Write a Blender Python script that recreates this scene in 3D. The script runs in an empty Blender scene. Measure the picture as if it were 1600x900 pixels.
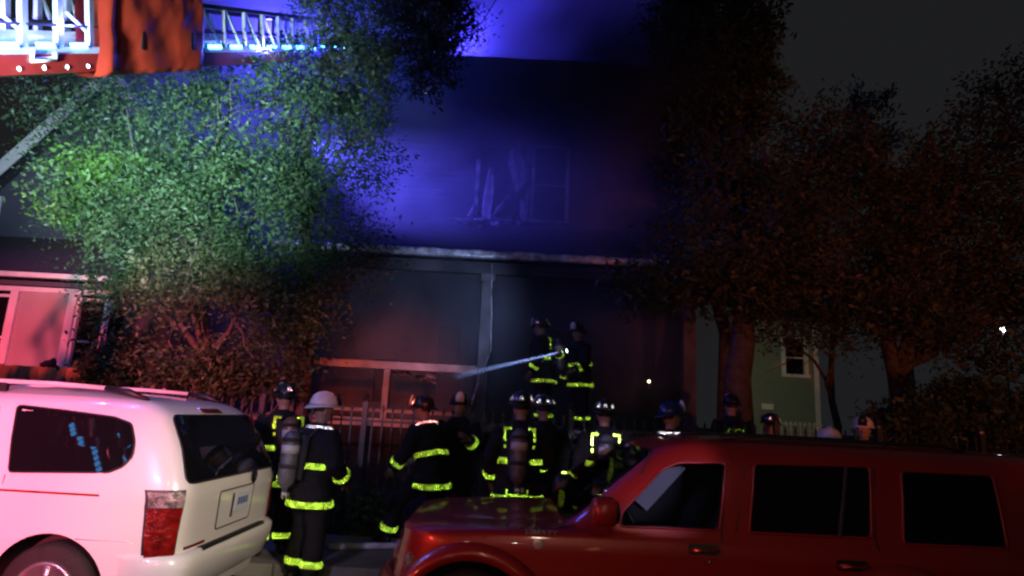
import bpy, bmesh, math, random
import numpy as np
from mathutils import Vector, Matrix, noise
from mathutils.geometry import delaunay_2d_cdt
R = math.radians
random.seed(7); RNG = np.random.default_rng(7)
scene = bpy.context.scene
COL = scene.collection

# ------------------------------------------------------------------ camera
CAM_H = 1.70
F = 1000.0                                   # focal length in pixels of a 1600 wide frame
PITCH, ROLL = math.atan(200 / F), R(3.0)
cam = bpy.data.cameras.new("camera"); camo = bpy.data.objects.new("camera", cam)
COL.objects.link(camo)
cam.lens = 36 * F / 1600; cam.sensor_width = 36
cam.clip_start = 0.05; cam.clip_end = 2000
CR = Matrix.Rotation(math.pi / 2 + PITCH, 3, 'X') @ Matrix.Rotation(ROLL, 3, 'Z')
camo.matrix_world = Matrix.Translation((0, 0, CAM_H)) @ CR.to_4x4()
scene.camera = camo

def at(px, py, Y):
    """World point seen at pixel (px, py) of the 1600x900 photograph, at distance Y."""
    d = CR @ Vector(((px - 800) / F, (450 - py) / F, -1))
    return Vector((0, 0, CAM_H)) + d * (Y / d.y)

# ------------------------------------------------------------------ night sky
world = bpy.data.worlds.new("World"); scene.world = world; world.use_nodes = True
wn = world.node_tree.nodes; wl = world.node_tree.links
bg = wn["Background"]
bg.inputs["Color"].default_value = (0.90, 0.92, 1.0, 1)      # city glow on low cloud
bg.inputs["Strength"].default_value = 0.013

# ------------------------------------------------------------------ lamps
def lamp(name, kind, loc, energy, color, size=0.3, target=None, angle=60, blend=0.6, sizey=None):
    l = bpy.data.lights.new(name, kind); l.energy = energy; l.color = color
    if kind == 'AREA':
        l.size = size
        if sizey: l.shape = 'RECTANGLE'; l.size_y = sizey
    else:
        l.shadow_soft_size = size
    if kind == 'SPOT':
        l.spot_size = R(angle); l.spot_blend = blend
    o = bpy.data.objects.new(name, l); COL.objects.link(o); o.location = loc
    if target is not None:
        o.rotation_euler = (Vector(target) - Vector(loc)).to_track_quat('-Z', 'Y').to_euler()
    return o
# red beacons of the engines standing in the street behind the camera
lamp("red_beacon_light", 'SPOT', (-1.4, -13.0, 3.2), 38000, (1.0, 0.10, 0.15), 0.2, (-7.0, 11, 0.6), 21.5, 0.7)
lamp("red_beacon_light", 'SPOT', (1.5, -10.0, 5.0), 12000, (1.0, 0.12, 0.06), 0.2, (-2.2, 11.5, 2.35), 9, 0.8)  # narrow red spot added to redden the porch rail
lamp("red_beacon_light", 'SPOT', (-3.05, 1.0, 1.5), 135, (1.0, 0.08, 0.03), 0.08, (1.6, 4.4, 0.7), 72, 0.9)  # added beside the truck to light the red car from the left
lamp("red_beacon_light", 'SPOT', (4.9, -6.0, 1.3), 2100, (1.0, 0.22, 0.10), 0.15, (5.9, 10.5, 4.8), 34, 0.8)
lamp("glint_light", 'POINT', (-2.9, -1.0, 1.3), 16, (1.0, 0.35, 0.08), 0.035)  # small unseen lamps added for sharp glints on the car paint
lamp("glint_light", 'POINT', (-1.6, -2.4, 1.7), 14, (1.0, 0.85, 0.75), 0.03)
lamp("glint_light", 'POINT', (1.6, -3.0, 1.5), 12, (1.0, 0.3, 0.12), 0.03)
# white scene lights of the ladder truck on the left (tree, house, van)
lamp("scene_light", 'SPOT', (-3.6, 2.2, 2.8), 6200, (0.62, 0.92, 1.0), 0.2, (-5.7, 10, 6.4), 50, 0.8)
lamp("scene_light", 'SPOT', (-6.3, 2.2, 3.3), 950, (0.64, 0.82, 1.0), 0.2, (-8.3, 11, 5.8), 40, 0.8)
lamp("ladder_flood_light", 'SPOT', (-2.9, 1.4, 3.3), 230, (0.72, 0.76, 1.0), 0.1, (-4.0, 5.2, 4.7), 50, 0.6)
lamp("van_flood_light", 'SPOT', (-3.3, -1.6, 3.5), 880, (0.66, 0.52, 1.0), 0.2, (-4.0, 5, 1.4), 42, 0.7)
lamp("warm_spot_light", 'SPOT', (3.4, -1.6, 4.2), 2600, (1.0, 0.80, 0.60), 0.12, (-2.3, 5.4, 0.75), 15, 0.9)  # unseen warm lamp on the right, added to light the van's rear
# small white lamp added by the camera so the reflective tape shines
lamp("tape_fill_light", 'POINT', (0.05, -0.12, 1.76), 10, (0.95, 1.0, 0.92), 0.03)
lamp("warm_spot_light", 'SPOT', (0.8, -7.5, 6.5), 260, (1.0, 0.8, 0.55), 0.25, (-1.2, 6, 0.6), 40, 0.8)
# blue lamps on the aerial ladder, with blue fills added beside it
lamp("blue_ladder_light", 'POINT', (-3.6, 11.75, 9.0), 120, (0.03, 0.035, 1.0), 0.12)
lamp("blue_ladder_light", 'POINT', (-5.4, 12.4, 9.4), 900, (0.07, 0.06, 1.0), 0.12)  # added left of the ladder to make the smoke glow blue
lamp("blue_ladder_light", 'SPOT', (-2.4, 15.4, 10.9), 24000, (0.07, 0.055, 1.0), 0.2, (1.2, 18, 14.0), 76, 0.95)
lamp("blue_ladder_light", 'SPOT', (-4.3, 12.4, 7.0), 2500, (0.10, 0.085, 1.0), 0.2, (-0.4, 13.6, 5.6), 80, 0.95)  # added below the ladder to wash the house wall and its haze blue
lamp("blue_ladder_light", 'POINT', (-4.2, 4.75, 4.72), 55, (0.10, 0.12, 1.0), 0.05)
lamp("blue_ladder_light", 'POINT', (-4.25, 5.5, 5.12), 40, (0.10, 0.12, 1.0), 0.05)
lamp("pillar_fill_light", 'SPOT', (0.5, -5.0, 2.3), 2600, (0.66, 0.60, 1.0), 0.08, (1.12, 5.7, 1.30), 5.5, 0.5)  # unseen lamp added to light the red car's inner pillar trim
lamp("blue_ladder_light", 'POINT', (-4.0, 9.2, 7.25), 110, (0.10, 0.10, 1.0), 0.15)
lamp("porch_fill_light", 'SPOT', (-0.3, 8.0, 3.3), 330, (0.36, 0.50, 1.0), 0.15, (-1.7, 13.6, 3.6), 52, 0.8)  # unseen lamp added to lift the porch interior
lamp("blue_ladder_light", 'POINT', (-5.3, 5.6, 5.2), 200, (0.2, 0.2, 1.0), 0.1)  # added behind the ladder to brighten its far side
# yard light on the house far to the right
lamp("yard_light", 'SPOT', (6.5, 15.8, 3.2), 75, (1.0, 0.93, 0.62), 0.1, (9.0, 20.5, 3.2), 80, 0.6)

vs = scene.view_settings
vs.view_transform = 'Standard'; vs.look = 'None'; vs.exposure = 0.0; vs.gamma = 1.0; vs.use_curve_mapping = False
cy = scene.cycles
cy.use_denoising = True; cy.filter_width = 2.4
cy.max_bounces = 5; cy.diffuse_bounces = 2; cy.glossy_bounces = 3; cy.transmission_bounces = 4
cy.volume_bounces = 0; cy.volume_step_rate = 1.0; cy.volume_max_steps = 256; cy.transparent_max_bounces = 8
cy.sample_clamp_indirect = 3.0; cy.caustics_reflective = False; cy.caustics_refractive = False

# ------------------------------------------------------------------ materials
M = {}
def mat(name, base, rough=0.6, metal=0.0, var=0.0, scale=6.0, bump=0.0, bscale=None, coat=0.0, spec=0.5, emit=None, estr=0.0, trans=0.0, alt=None, detail=6):
    m = bpy.data.materials.new(name); m.use_nodes = True
    nt = m.node_tree; n = nt.nodes; l = nt.links; p = n["Principled BSDF"]
    p.inputs["Base Color"].default_value = (*base, 1); p.inputs["Roughness"].default_value = rough
    p.inputs["Metallic"].default_value = metal; p.inputs["Specular IOR Level"].default_value = spec
    p.inputs["Coat Weight"].default_value = coat; p.inputs["Coat Roughness"].default_value = 0.05
    p.inputs["Transmission Weight"].default_value = trans
    if emit:
        p.inputs["Emission Color"].default_value = (*emit, 1); p.inputs["Emission Strength"].default_value = estr
    if var or bump:
        tc = n.new("ShaderNodeTexCoord"); nz = n.new("ShaderNodeTexNoise")
        nz.inputs["Scale"].default_value = scale; nz.inputs["Detail"].default_value = detail
        l.new(tc.outputs["Object"], nz.inputs["Vector"])
        if var:
            r = n.new("ShaderNodeValToRGB")
            lo = alt if alt else tuple(c * (1 - var) for c in base)
            r.color_ramp.elements[0].position = 0.35; r.color_ramp.elements[1].position = 0.65
            r.color_ramp.elements[0].color = (*lo, 1); r.color_ramp.elements[1].color = (*base, 1)
            l.new(nz.outputs["Fac"], r.inputs["Fac"]); l.new(r.outputs["Color"], p.inputs["Base Color"])
        if bump:
            n2 = n.new("ShaderNodeTexNoise"); n2.inputs["Scale"].default_value = bscale or scale * 4
            n2.inputs["Detail"].default_value = 4
            l.new(tc.outputs["Object"], n2.inputs["Vector"])
            b = n.new("ShaderNodeBump"); b.inputs["Strength"].default_value = bump; b.inputs["Distance"].default_value = 0.02
            l.new(n2.outputs["Fac"], b.inputs["Height"]); l.new(b.outputs["Normal"], p.inputs["Normal"])
    M[name] = m
    return m

mat("asphalt", (0.05, 0.05, 0.052), 0.75, var=0.4, scale=3, bump=0.5, bscale=90)
mat("concrete", (0.27, 0.26, 0.24), 0.85, var=0.35, scale=2.5, bump=0.3, bscale=50)
mat("soil", (0.045, 0.04, 0.028), 0.95, var=0.5, scale=2, bump=0.6, bscale=30)
mat("grass", (0.05, 0.09, 0.02), 0.7, var=0.5, scale=5)
mat("white_paint_car", (0.80, 0.79, 0.80), 0.28, coat=0.7, var=0.04, scale=1.5)
mat("red_paint_car", (0.30, 0.012, 0.010), 0.34, metal=0.2, coat=0.8, var=0.12, scale=1.2)
mat("black_glass", (0.006, 0.006, 0.008), 0.02, spec=0.22)
mat("black_plastic", (0.015, 0.015, 0.017), 0.45, var=0.3, scale=20)
mat("rubber", (0.018, 0.018, 0.018), 0.8, var=0.3, scale=14, bump=0.3, bscale=60)
mat("chrome", (0.72, 0.72, 0.74), 0.18, metal=1.0)
mat("alloy", (0.55, 0.55, 0.56), 0.35, metal=0.9, var=0.15, scale=10)
mat("red_lens", (0.24, 0.008, 0.006), 0.15, spec=0.6, coat=0.8, var=0.6, scale=16, bump=0.5, bscale=30)
mat("clear_lens", (0.48, 0.34, 0.34), 0.12, coat=0.8, var=0.8, scale=24, bump=0.7, bscale=36)
mat("seat_cloth", (0.05, 0.05, 0.055), 0.9, var=0.3, scale=20)
mat("plate", (0.62, 0.66, 0.78), 0.5, var=0.1, scale=30)
mat("plate_ink", (0.04, 0.07, 0.32), 0.5)
mat("emblem", (0.05, 0.05, 0.055), 0.25, metal=0.8)
mat("badge", (0.62, 0.60, 0.60), 0.3, metal=0.4)
mat("turnout_black", (0.008, 0.008, 0.010), 0.9, var=0.4, scale=12, bump=0.6, bscale=40)
mat("turnout_brown", (0.016, 0.013, 0.011), 0.9, var=0.4, scale=12, bump=0.6, bscale=40)
mat("skin", (0.46, 0.27, 0.20), 0.55, var=0.15, scale=25)
mat("hair", (0.03, 0.02, 0.015), 0.6)
mat("eye", (0.6, 0.58, 0.55), 0.2)
mat("glove", (0.24, 0.17, 0.09), 0.85, var=0.4, scale=25)
mat("helmet_black", (0.012, 0.012, 0.013), 0.3, coat=0.5, var=0.3, scale=20)
mat("helmet_white", (0.80, 0.79, 0.77), 0.35, coat=0.4, var=0.12, scale=14)
mat("helmet_blue", (0.012, 0.025, 0.12), 0.3, coat=0.5)
mat("boot", (0.012, 0.012, 0.012), 0.5)
mat("tank", (0.17, 0.16, 0.18), 0.42, metal=0.2, var=0.45, scale=14)
mat("tank_amber", (0.38, 0.17, 0.07), 0.42, metal=0.2, var=0.45, scale=14)
mat("tank_label", (0.55, 0.52, 0.50), 0.6)
mat("webbing", (0.03, 0.03, 0.032), 0.9)
mat("iron", (0.06, 0.058, 0.060), 0.35, metal=0.3, var=0.5, scale=30)
mat("cedar", (0.34, 0.15, 0.055), 0.75, var=0.45, scale=5, bump=0.3, bscale=60)
mat("white_trim", (0.72, 0.70, 0.69), 0.55, var=0.15, scale=4)
mat("tan_panel", (0.40, 0.36, 0.33), 0.8, var=0.12, scale=2)
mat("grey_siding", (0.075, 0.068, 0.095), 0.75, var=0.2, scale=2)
mat("green_siding", (0.22, 0.25, 0.20), 0.8, var=0.1, scale=3)
mat("shingle", (0.045, 0.042, 0.045), 0.9, var=0.5, scale=14, bump=0.6, bscale=40)
mat("burnt_siding", (0.075, 0.072, 0.075), 0.85, var=0.75, scale=1.3, bump=0.4, bscale=20)
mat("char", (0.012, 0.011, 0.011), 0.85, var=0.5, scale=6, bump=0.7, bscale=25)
mat("dark_porch_wood", (0.16, 0.14, 0.13), 0.75, var=0.6, scale=3, bump=0.3, bscale=30)  # porch wood darkened so the posts stay dim under the added lamp
mat("porch_wood", (0.42, 0.36, 0.32), 0.7, var=0.55, scale=3, bump=0.3, bscale=30)
mat("scorched_trim", (0.50, 0.48, 0.48), 0.5, var=0.75, scale=5, bump=0.5, bscale=18)
mat("gutter_metal", (0.80, 0.79, 0.80), 0.3, metal=0.25, var=0.7, scale=7, bump=0.7, bscale=12)
mat("rag", (0.74, 0.72, 0.74), 0.9, var=0.5, scale=7)
mat("bark", (0.11, 0.085, 0.065), 0.9, var=0.5, scale=9, bump=0.8, bscale=30)
mat("pale_bark", (0.16, 0.145, 0.125), 0.85, var=0.4, scale=9, bump=0.6, bscale=30)
mat("ladder_metal", (0.62, 0.63, 0.66), 0.4, metal=0.45, var=0.15, scale=6)
mat("ladder_red", (0.27, 0.02, 0.016), 0.35, coat=0.5, var=0.25, scale=4)
mat("orange_vinyl", (0.36, 0.028, 0.011), 0.5, coat=0.08, var=0.25, scale=3, bump=0.2, bscale=4)
mat("blue_led", (0.1, 0.3, 0.9), 0.3, emit=(0.07, 0.42, 1.0), estr=17.0)
mat("rivet", (0.8, 0.78, 0.75), 0.3, metal=0.3)
mat("lamp_lens", (0.9, 0.9, 1.0), 0.2, emit=(0.75, 0.85, 1.0), estr=25)
mat("warm_bulb", (0.9, 0.8, 0.5), 0.2, emit=(1.0, 0.85, 0.5), estr=6)
mat("car_lining", (0.03, 0.03, 0.034), 0.9)
mat("grey_trim", (0.45, 0.44, 0.50), 0.7)
mat("truck_red", (0.40, 0.02, 0.02), 0.3, coat=0.8)

def retro(name, base, gain):
    """Retroreflective safety tape: sends light straight back to where it came from, over a fluorescent cloth."""
    m = bpy.data.materials.new(name); m.use_nodes = True
    nt = m.node_tree; n = nt.nodes; l = nt.links
    n.remove(n["Principled BSDF"]); out = n["Material Output"]
    d = n.new("ShaderNodeBsdfDiffuse"); d.inputs["Color"].default_value = (*base, 1)
    g = n.new("ShaderNodeBsdfGlossy"); g.inputs["Color"].default_value = (*[c * gain for c in base], 1)
    g.inputs["Roughness"].default_value = 0.24
    geo = n.new("ShaderNodeNewGeometry"); l.new(geo.outputs["Incoming"], g.inputs["Normal"])
    tc = n.new("ShaderNodeTexCoord"); nz = n.new("ShaderNodeTexNoise"); nz.inputs["Scale"].default_value = 14
    l.new(tc.outputs["Object"], nz.inputs["Vector"])
    mr = n.new("ShaderNodeMapRange"); mr.inputs["From Min"].default_value = 0.35; mr.inputs["From Max"].default_value = 0.6
    mr.inputs["To Min"].default_value = 0.12; mr.inputs["To Max"].default_value = 0.85
    l.new(nz.outputs["Fac"], mr.inputs["Value"])
    mx = n.new("ShaderNodeMixShader"); l.new(mr.outputs["Result"], mx.inputs["Fac"])
    l.new(d.outputs["BSDF"], mx.inputs[1]); l.new(g.outputs["BSDF"], mx.inputs[2]); l.new(mx.outputs["Shader"], out.inputs["Surface"])
    M[name] = m
retro("lime_tape", (0.54, 1.0, 0.07), 2.0)
retro("silver_tape", (0.80, 0.86, 0.95), 4.0)

def leafmat(name, a, b):
    m = bpy.data.materials.new(name); m.use_nodes = True
    nt = m.node_tree; n = nt.nodes; l = nt.links; n.remove(n["Principled BSDF"]); out = n["Material Output"]
    tc = n.new("ShaderNodeTexCoord"); nz = n.new("ShaderNodeTexNoise"); nz.inputs["Scale"].default_value = 2.2; nz.inputs["Detail"].default_value = 8
    l.new(tc.outputs["Object"], nz.inputs["Vector"])
    r = n.new("ShaderNodeValToRGB"); r.color_ramp.elements[0].position = 0.35; r.color_ramp.elements[1].position = 0.65
    r.color_ramp.elements[0].color = (*a, 1); r.color_ramp.elements[1].color = (*b, 1)
    l.new(nz.outputs["Fac"], r.inputs["Fac"])
    d = n.new("ShaderNodeBsdfPrincipled"); d.inputs["Roughness"].default_value = 0.5
    t = n.new("ShaderNodeBsdfTranslucent")
    l.new(r.outputs["Color"], d.inputs["Base Color"]); l.new(r.outputs["Color"], t.inputs["Color"])
    mx = n.new("ShaderNodeMixShader"); mx.inputs["Fac"].default_value = 0.3
    l.new(d.outputs["BSDF"], mx.inputs[1]); l.new(t.outputs["BSDF"], mx.inputs[2]); l.new(mx.outputs["Shader"], out.inputs["Surface"])
    M[name] = m
leafmat("leaf_green", (0.035, 0.085, 0.03), (0.12, 0.21, 0.085))
leafmat("leaf_lit", (0.08, 0.20, 0.03), (0.15, 0.30, 0.06))  # lighter green that paints in the brightest lit patch of the tree
leafmat("leaf_dark", (0.035, 0.06, 0.022), (0.07, 0.10, 0.04))
leafmat("leaf_rust", (0.045, 0.06, 0.025), (0.08, 0.085, 0.04))

# ------------------------------------------------------------------ helpers
def tag(o, label=None, cat=None, group=None, kind=None):
    if label: o["label"] = label
    if cat: o["category"] = cat
    if group: o["group"] = group
    if kind: o["kind"] = kind
    return o

def empty(name, loc=(0, 0, 0), rz=0, parent=None):
    o = bpy.data.objects.new(name, None); COL.objects.link(o); o.location = loc; o.rotation_euler = (0, 0, rz)
    o.empty_display_size = 0.2
    if parent: o.parent = parent
    return o

def obj(name, me, m, parent=None, smooth=False, loc=(0, 0, 0), rz=0):
    """Link a bmesh or a mesh as ONE object."""
    if isinstance(me, bmesh.types.BMesh):
        bm = me; bmesh.ops.recalc_face_normals(bm, faces=bm.faces)
        me = bpy.data.meshes.new(name); bm.to_mesh(me); bm.free()
    if m is not None and not len(me.materials):
        for x in (m if isinstance(m, (list, tuple)) else [m]): me.materials.append(M[x])
    if smooth:
        me.polygons.foreach_set("use_smooth", [True] * len(me.polygons))
    o = bpy.data.objects.new(name, me); COL.objects.link(o)
    o.location = loc; o.rotation_euler = (0, 0, rz)
    if parent: o.parent = parent
    return o

def bx(bm, lo, hi, mx=None):
    vs_ = [bm.verts.new(((lo, hi)[i & 1][0], (lo, hi)[i >> 1 & 1][1], (lo, hi)[i >> 2 & 1][2])) for i in range(8)]
    if mx is not None:
        for v in vs_: v.co = mx @ v.co
    for f in ((0, 2, 3, 1), (4, 5, 7, 6), (0, 1, 5, 4), (2, 6, 7, 3), (0, 4, 6, 2), (1, 3, 7, 5)):
        bm.faces.new([vs_[i] for i in f])
    return vs_

def box(lo, hi, bevel=0.0, seg=2):
    bm = bmesh.new()
    lo = [min(a, b) for a, b in zip(lo, hi)] if False else lo
    bx(bm, lo, hi)
    if bevel: bmesh.ops.bevel(bm, geom=bm.edges[:], offset=bevel, segments=seg, affect='EDGES', profile=0.5)
    return bm

def beam(bm, a, b, w, h=None, up=Vector((0, 0, 1))):
    """Square bar from a to b."""
    a = Vector(a); b = Vector(b); h = h or w
    d = (b - a); L = d.length; d.normalize()
    x = d.cross(up)
    if x.length < 1e-4: x = d.cross(Vector((0, 1, 0)))
    x.normalize(); y = x.cross(d)
    mx = Matrix((( x.x, d.x, y.x, a.x), (x.y, d.y, y.y, a.y), (x.z, d.z, y.z, a.z), (0, 0, 0, 1)))
    bx(bm, (-w / 2, 0, -h / 2), (w / 2, L, h / 2), mx)

def tube(bm, pts, rad, seg=8, cap=True, ref=Vector((1, 0, 0))):
    """Closed tube through pts; rad entries are r or (rx, ry)."""
    pts = [Vector(p) for p in pts]; n = len(pts)
    if not isinstance(rad, (list, tuple)) or (len(rad) != n): rad = [rad] * n
    rings = []
    for i, p in enumerate(pts):
        t = (pts[min(i + 1, n - 1)] - pts[max(i - 1, 0)]).normalized()
        x = ref - t * ref.dot(t)
        if x.length < 0.05: x = Vector((0, 1, 0)) - t * t.y
        if x.length < 0.05: x = Vector((0, 0, 1)) - t * t.z
        x.normalize(); y = t.cross(x)
        r = rad[i]; rx, ry = r if isinstance(r, (list, tuple)) else (r, r)
        rings.append([bm.verts.new(p + x * (rx * math.cos(2 * math.pi * k / seg)) + y * (ry * math.sin(2 * math.pi * k / seg))) for k in range(seg)])
    for a, b in zip(rings, rings[1:]):
        for k in range(seg): bm.faces.new((a[k], a[(k + 1) % seg], b[(k + 1) % seg], b[k]))
    if cap:
        bm.faces.new(rings[0][::-1]); bm.faces.new(rings[-1])
    return rings

def ball(bm, c, r, u=12, v=8, mx=None):
    rx, ry, rz = r if isinstance(r, (list, tuple)) else (r, r, r)
    m4 = Matrix.Translation(c) @ (mx.to_4x4() if mx is not None else Matrix.Identity(4)) @ Matrix.Diagonal((rx, ry, rz, 1))
    bmesh.ops.create_uvsphere(bm, u_segments=u, v_segments=v, radius=1, matrix=m4)

def lathe(bm, prof, c=(0, 0, 0), seg=20, mx=None):
    """prof: (r, z) pairs, around z."""
    rings = []
    c = Vector(c)
    for r, z in prof:
        rg = []
        for k in range(seg):
            p = Vector((r * math.cos(2 * math.pi * k / seg), r * math.sin(2 * math.pi * k / seg), z))
            if mx is not None: p = mx @ p
            rg.append(bm.verts.new(c + p))
        rings.append(rg)
    for a, b in zip(rings, rings[1:]):
        for k in range(seg): bm.faces.new((a[k], a[(k + 1) % seg], b[(k + 1) % seg], b[k]))
    bm.faces.new(rings[0][::-1]); bm.faces.new(rings[-1])

def baked(bm, mods, name="mesh"):
    """Apply modifiers to a bmesh and return the resulting mesh."""
    bmesh.ops.recalc_face_normals(bm, faces=bm.faces)
    me = bpy.data.meshes.new("tmp"); bm.to_mesh(me); bm.free()
    o = bpy.data.objects.new("tmp", me); COL.objects.link(o)
    for typ, kw in mods:
        m = o.modifiers.new("m", typ)
        for k, v in kw.items(): setattr(m, k, v)
    dg = bpy.context.evaluated_depsgraph_get(); dg.update()
    res = bpy.data.meshes.new_from_object(o.evaluated_get(dg)); res.name = name
    bpy.data.objects.remove(o); bpy.data.meshes.remove(me)
    return res

def remeshed(bm, voxel, smooth=2, crumple=0.0, cs=9.0):
    me = baked(bm, [('REMESH', dict(mode='VOXEL', voxel_size=voxel)), ('SMOOTH', dict(factor=0.5, iterations=smooth))])
    if crumple:
        me.update()
        for v in me.vertices:
            n1 = noise.noise(v.co * cs) + 0.5 * noise.noise(v.co * cs * 2.3)
            v.co += Vector(v.normal) * (n1 * crumple)
    return me

def lerp(tab, x):
    if x <= tab[0][0]: return tab[0][1]
    for (a, ya), (b, yb) in zip(tab, tab[1:]):
        if x <= b: return ya + (yb - ya) * (x - a) / (b - a)
    return tab[-1][1]

def text_mesh(s, size, depth=0.004):
    cu = bpy.data.curves.new("t", 'FONT'); cu.body = s; cu.size = size; cu.extrude = depth / 2; cu.align_x = 'CENTER'; cu.align_y = 'CENTER'; cu.resolution_u = 2
    o = bpy.data.objects.new("t", cu); COL.objects.link(o)
    dg = bpy.context.evaluated_depsgraph_get(); dg.update()
    me = bpy.data.meshes.new_from_object(o.evaluated_get(dg)); bpy.data.objects.remove(o); bpy.data.curves.remove(cu)
    return me
# ------------------------------------------------------------------ ground
def sheet(name, x0, y0, x1, y1, z, m, kind="structure"):
    bm = bmesh.new(); bm.faces.new([bm.verts.new(p) for p in ((x0, y0, z), (x1, y0, z), (x1, y1, z), (x0, y1, z))])
    return tag(obj(name, bm, m), kind=kind)
KERB_Y = 7.0
sheet("ground", -700, -700, 700, 700, -0.03, "soil")
sheet("road", -200, -9, 200, KERB_Y - 0.02, 0.0, "asphalt")
kerb = tag(empty("kerb", (0, KERB_Y, 0)), kind="structure")
kb = box((-0.745, -0.15, -0.02), (0.745, 0.03, 0.13), 0.02).copy()
kme = obj("kerb_stone", kb, "concrete", kerb)
kme.location = (-6.0, 0, 0)
for i in range(1, 14):
    o = kme.copy(); COL.objects.link(o); o.parent = kerb; o.location = (-6.0 + 1.5 * i, 0, random.uniform(-.004, .004))
sidewalk = tag(empty("pavement", (0, 7.9, 0.1)), kind="structure")
sl = obj("paving_slab", box((-0.745, -0.85, -0.1), (0.745, 0.65, 0.025), 0.012), "concrete", sidewalk)
sl.location = (-6.0, 0, 0)
for i in range(1, 14):
    o = sl.copy(); COL.objects.link(o); o.parent = sidewalk; o.location = (-6.0 + 1.5 * i, 0, random.uniform(-.006, .006))
# the front yard rises to the houses
bm = bmesh.new()
prev = None
xs = [-60 + 4 * i for i in range(31)]
for y, z in ((8.56, 0.10), (9.4, 0.22), (10.6, 0.75), (11.6, 0.95), (16, 1.0), (60, 1.0)):
    row = [bm.verts.new((x, y, z + 0.04 * noise.noise(Vector((x * .3, y, 0))))) for x in xs]
    if prev:
        for i in range(len(xs) - 1): bm.faces.new((prev[i], prev[i + 1], row[i + 1], row[i]))
    prev = row
tag(obj("yard_ground", bm, "soil"), kind="structure")
bm = bmesh.new()
def blades(bm, n, x0, x1, y0, y1, z, h):
    for _ in range(n):
        x = random.uniform(x0, x1); y = random.uniform(y0, y1); a = random.uniform(0, 6.28); hh = h * random.uniform(.5, 1.3)
        w = 0.008; dx, dy = math.cos(a), math.sin(a); lx, ly = random.uniform(-.05, .05), random.uniform(-.05, .05)
        p = [bm.verts.new(q) for q in ((x - dx * w, y - dy * w, z), (x + dx * w, y + dy * w, z), (x + lx, y + ly, z + hh))]
        bm.faces.new(p)
blades(bm, 9000, -6, 7, 8.56, 9.3, 0.12, 0.11)
tag(obj("verge_grass", bm, "grass"), "rough green grass along the foot of the iron fence", "grass", kind="stuff")

# ------------------------------------------------------------------ vegetation
def leaves(name, clumps, m, parent, n_per, size, spread, droop=0.3, elong=1.5):
    """clumps: (n,3) centres; scatters diamond leaves round each along a random twig direction."""
    C_ = np.repeat(np.asarray(clumps), n_per, axis=0); N = len(C_)
    d = RNG.normal(size=(len(clumps), 3)); d[:, 2] *= 0.5; d[:, 2] -= droop; d /= np.linalg.norm(d, axis=1)[:, None]
    D = np.repeat(d, n_per, axis=0)
    P = C_ + RNG.normal(size=(N, 3)) * spread * 0.55 + D * (RNG.uniform(-1, 1, (N, 1)) * spread * elong)
    a = D * 0.9 + RNG.normal(size=(N, 3)) * 0.55; a /= np.linalg.norm(a, axis=1)[:, None]
    b = np.cross(a, RNG.normal(size=(N, 3))); b /= np.linalg.norm(b, axis=1)[:, None]
    s = size * RNG.uniform(0.6, 1.1, (N, 1)) * np.repeat(RNG.uniform(0.6, 1.6, (len(clumps), 1)), n_per, axis=0)
    V = np.empty((N, 4, 3)); V[:, 0] = P - a * s; V[:, 1] = P + b * s * 0.42; V[:, 2] = P + a * s; V[:, 3] = P - b * s * 0.42
    me = bpy.data.meshes.new(name)
    me.vertices.add(N * 4); me.vertices.foreach_set("co", V.reshape(-1))
    me.loops.add(N * 4); me.loops.foreach_set("vertex_index", np.arange(N * 4, dtype=np.int32))
    me.polygons.add(N); me.polygons.foreach_set("loop_start", np.arange(0, N * 4, 4, dtype=np.int32)); me.polygons.foreach_set("loop_total", np.full(N, 4, dtype=np.int32))
    me.update(calc_edges=True)
    return obj(name, me, m, parent)

def wig(a, b, n, amp):
    a = Vector(a); b = Vector(b); L = (b - a).length
    return [a.lerp(b, i / n) + (Vector([random.uniform(-1, 1) for _ in range(3)]) * amp * L * math.sin(math.pi * i / n)) for i in range(n + 1)]

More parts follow.
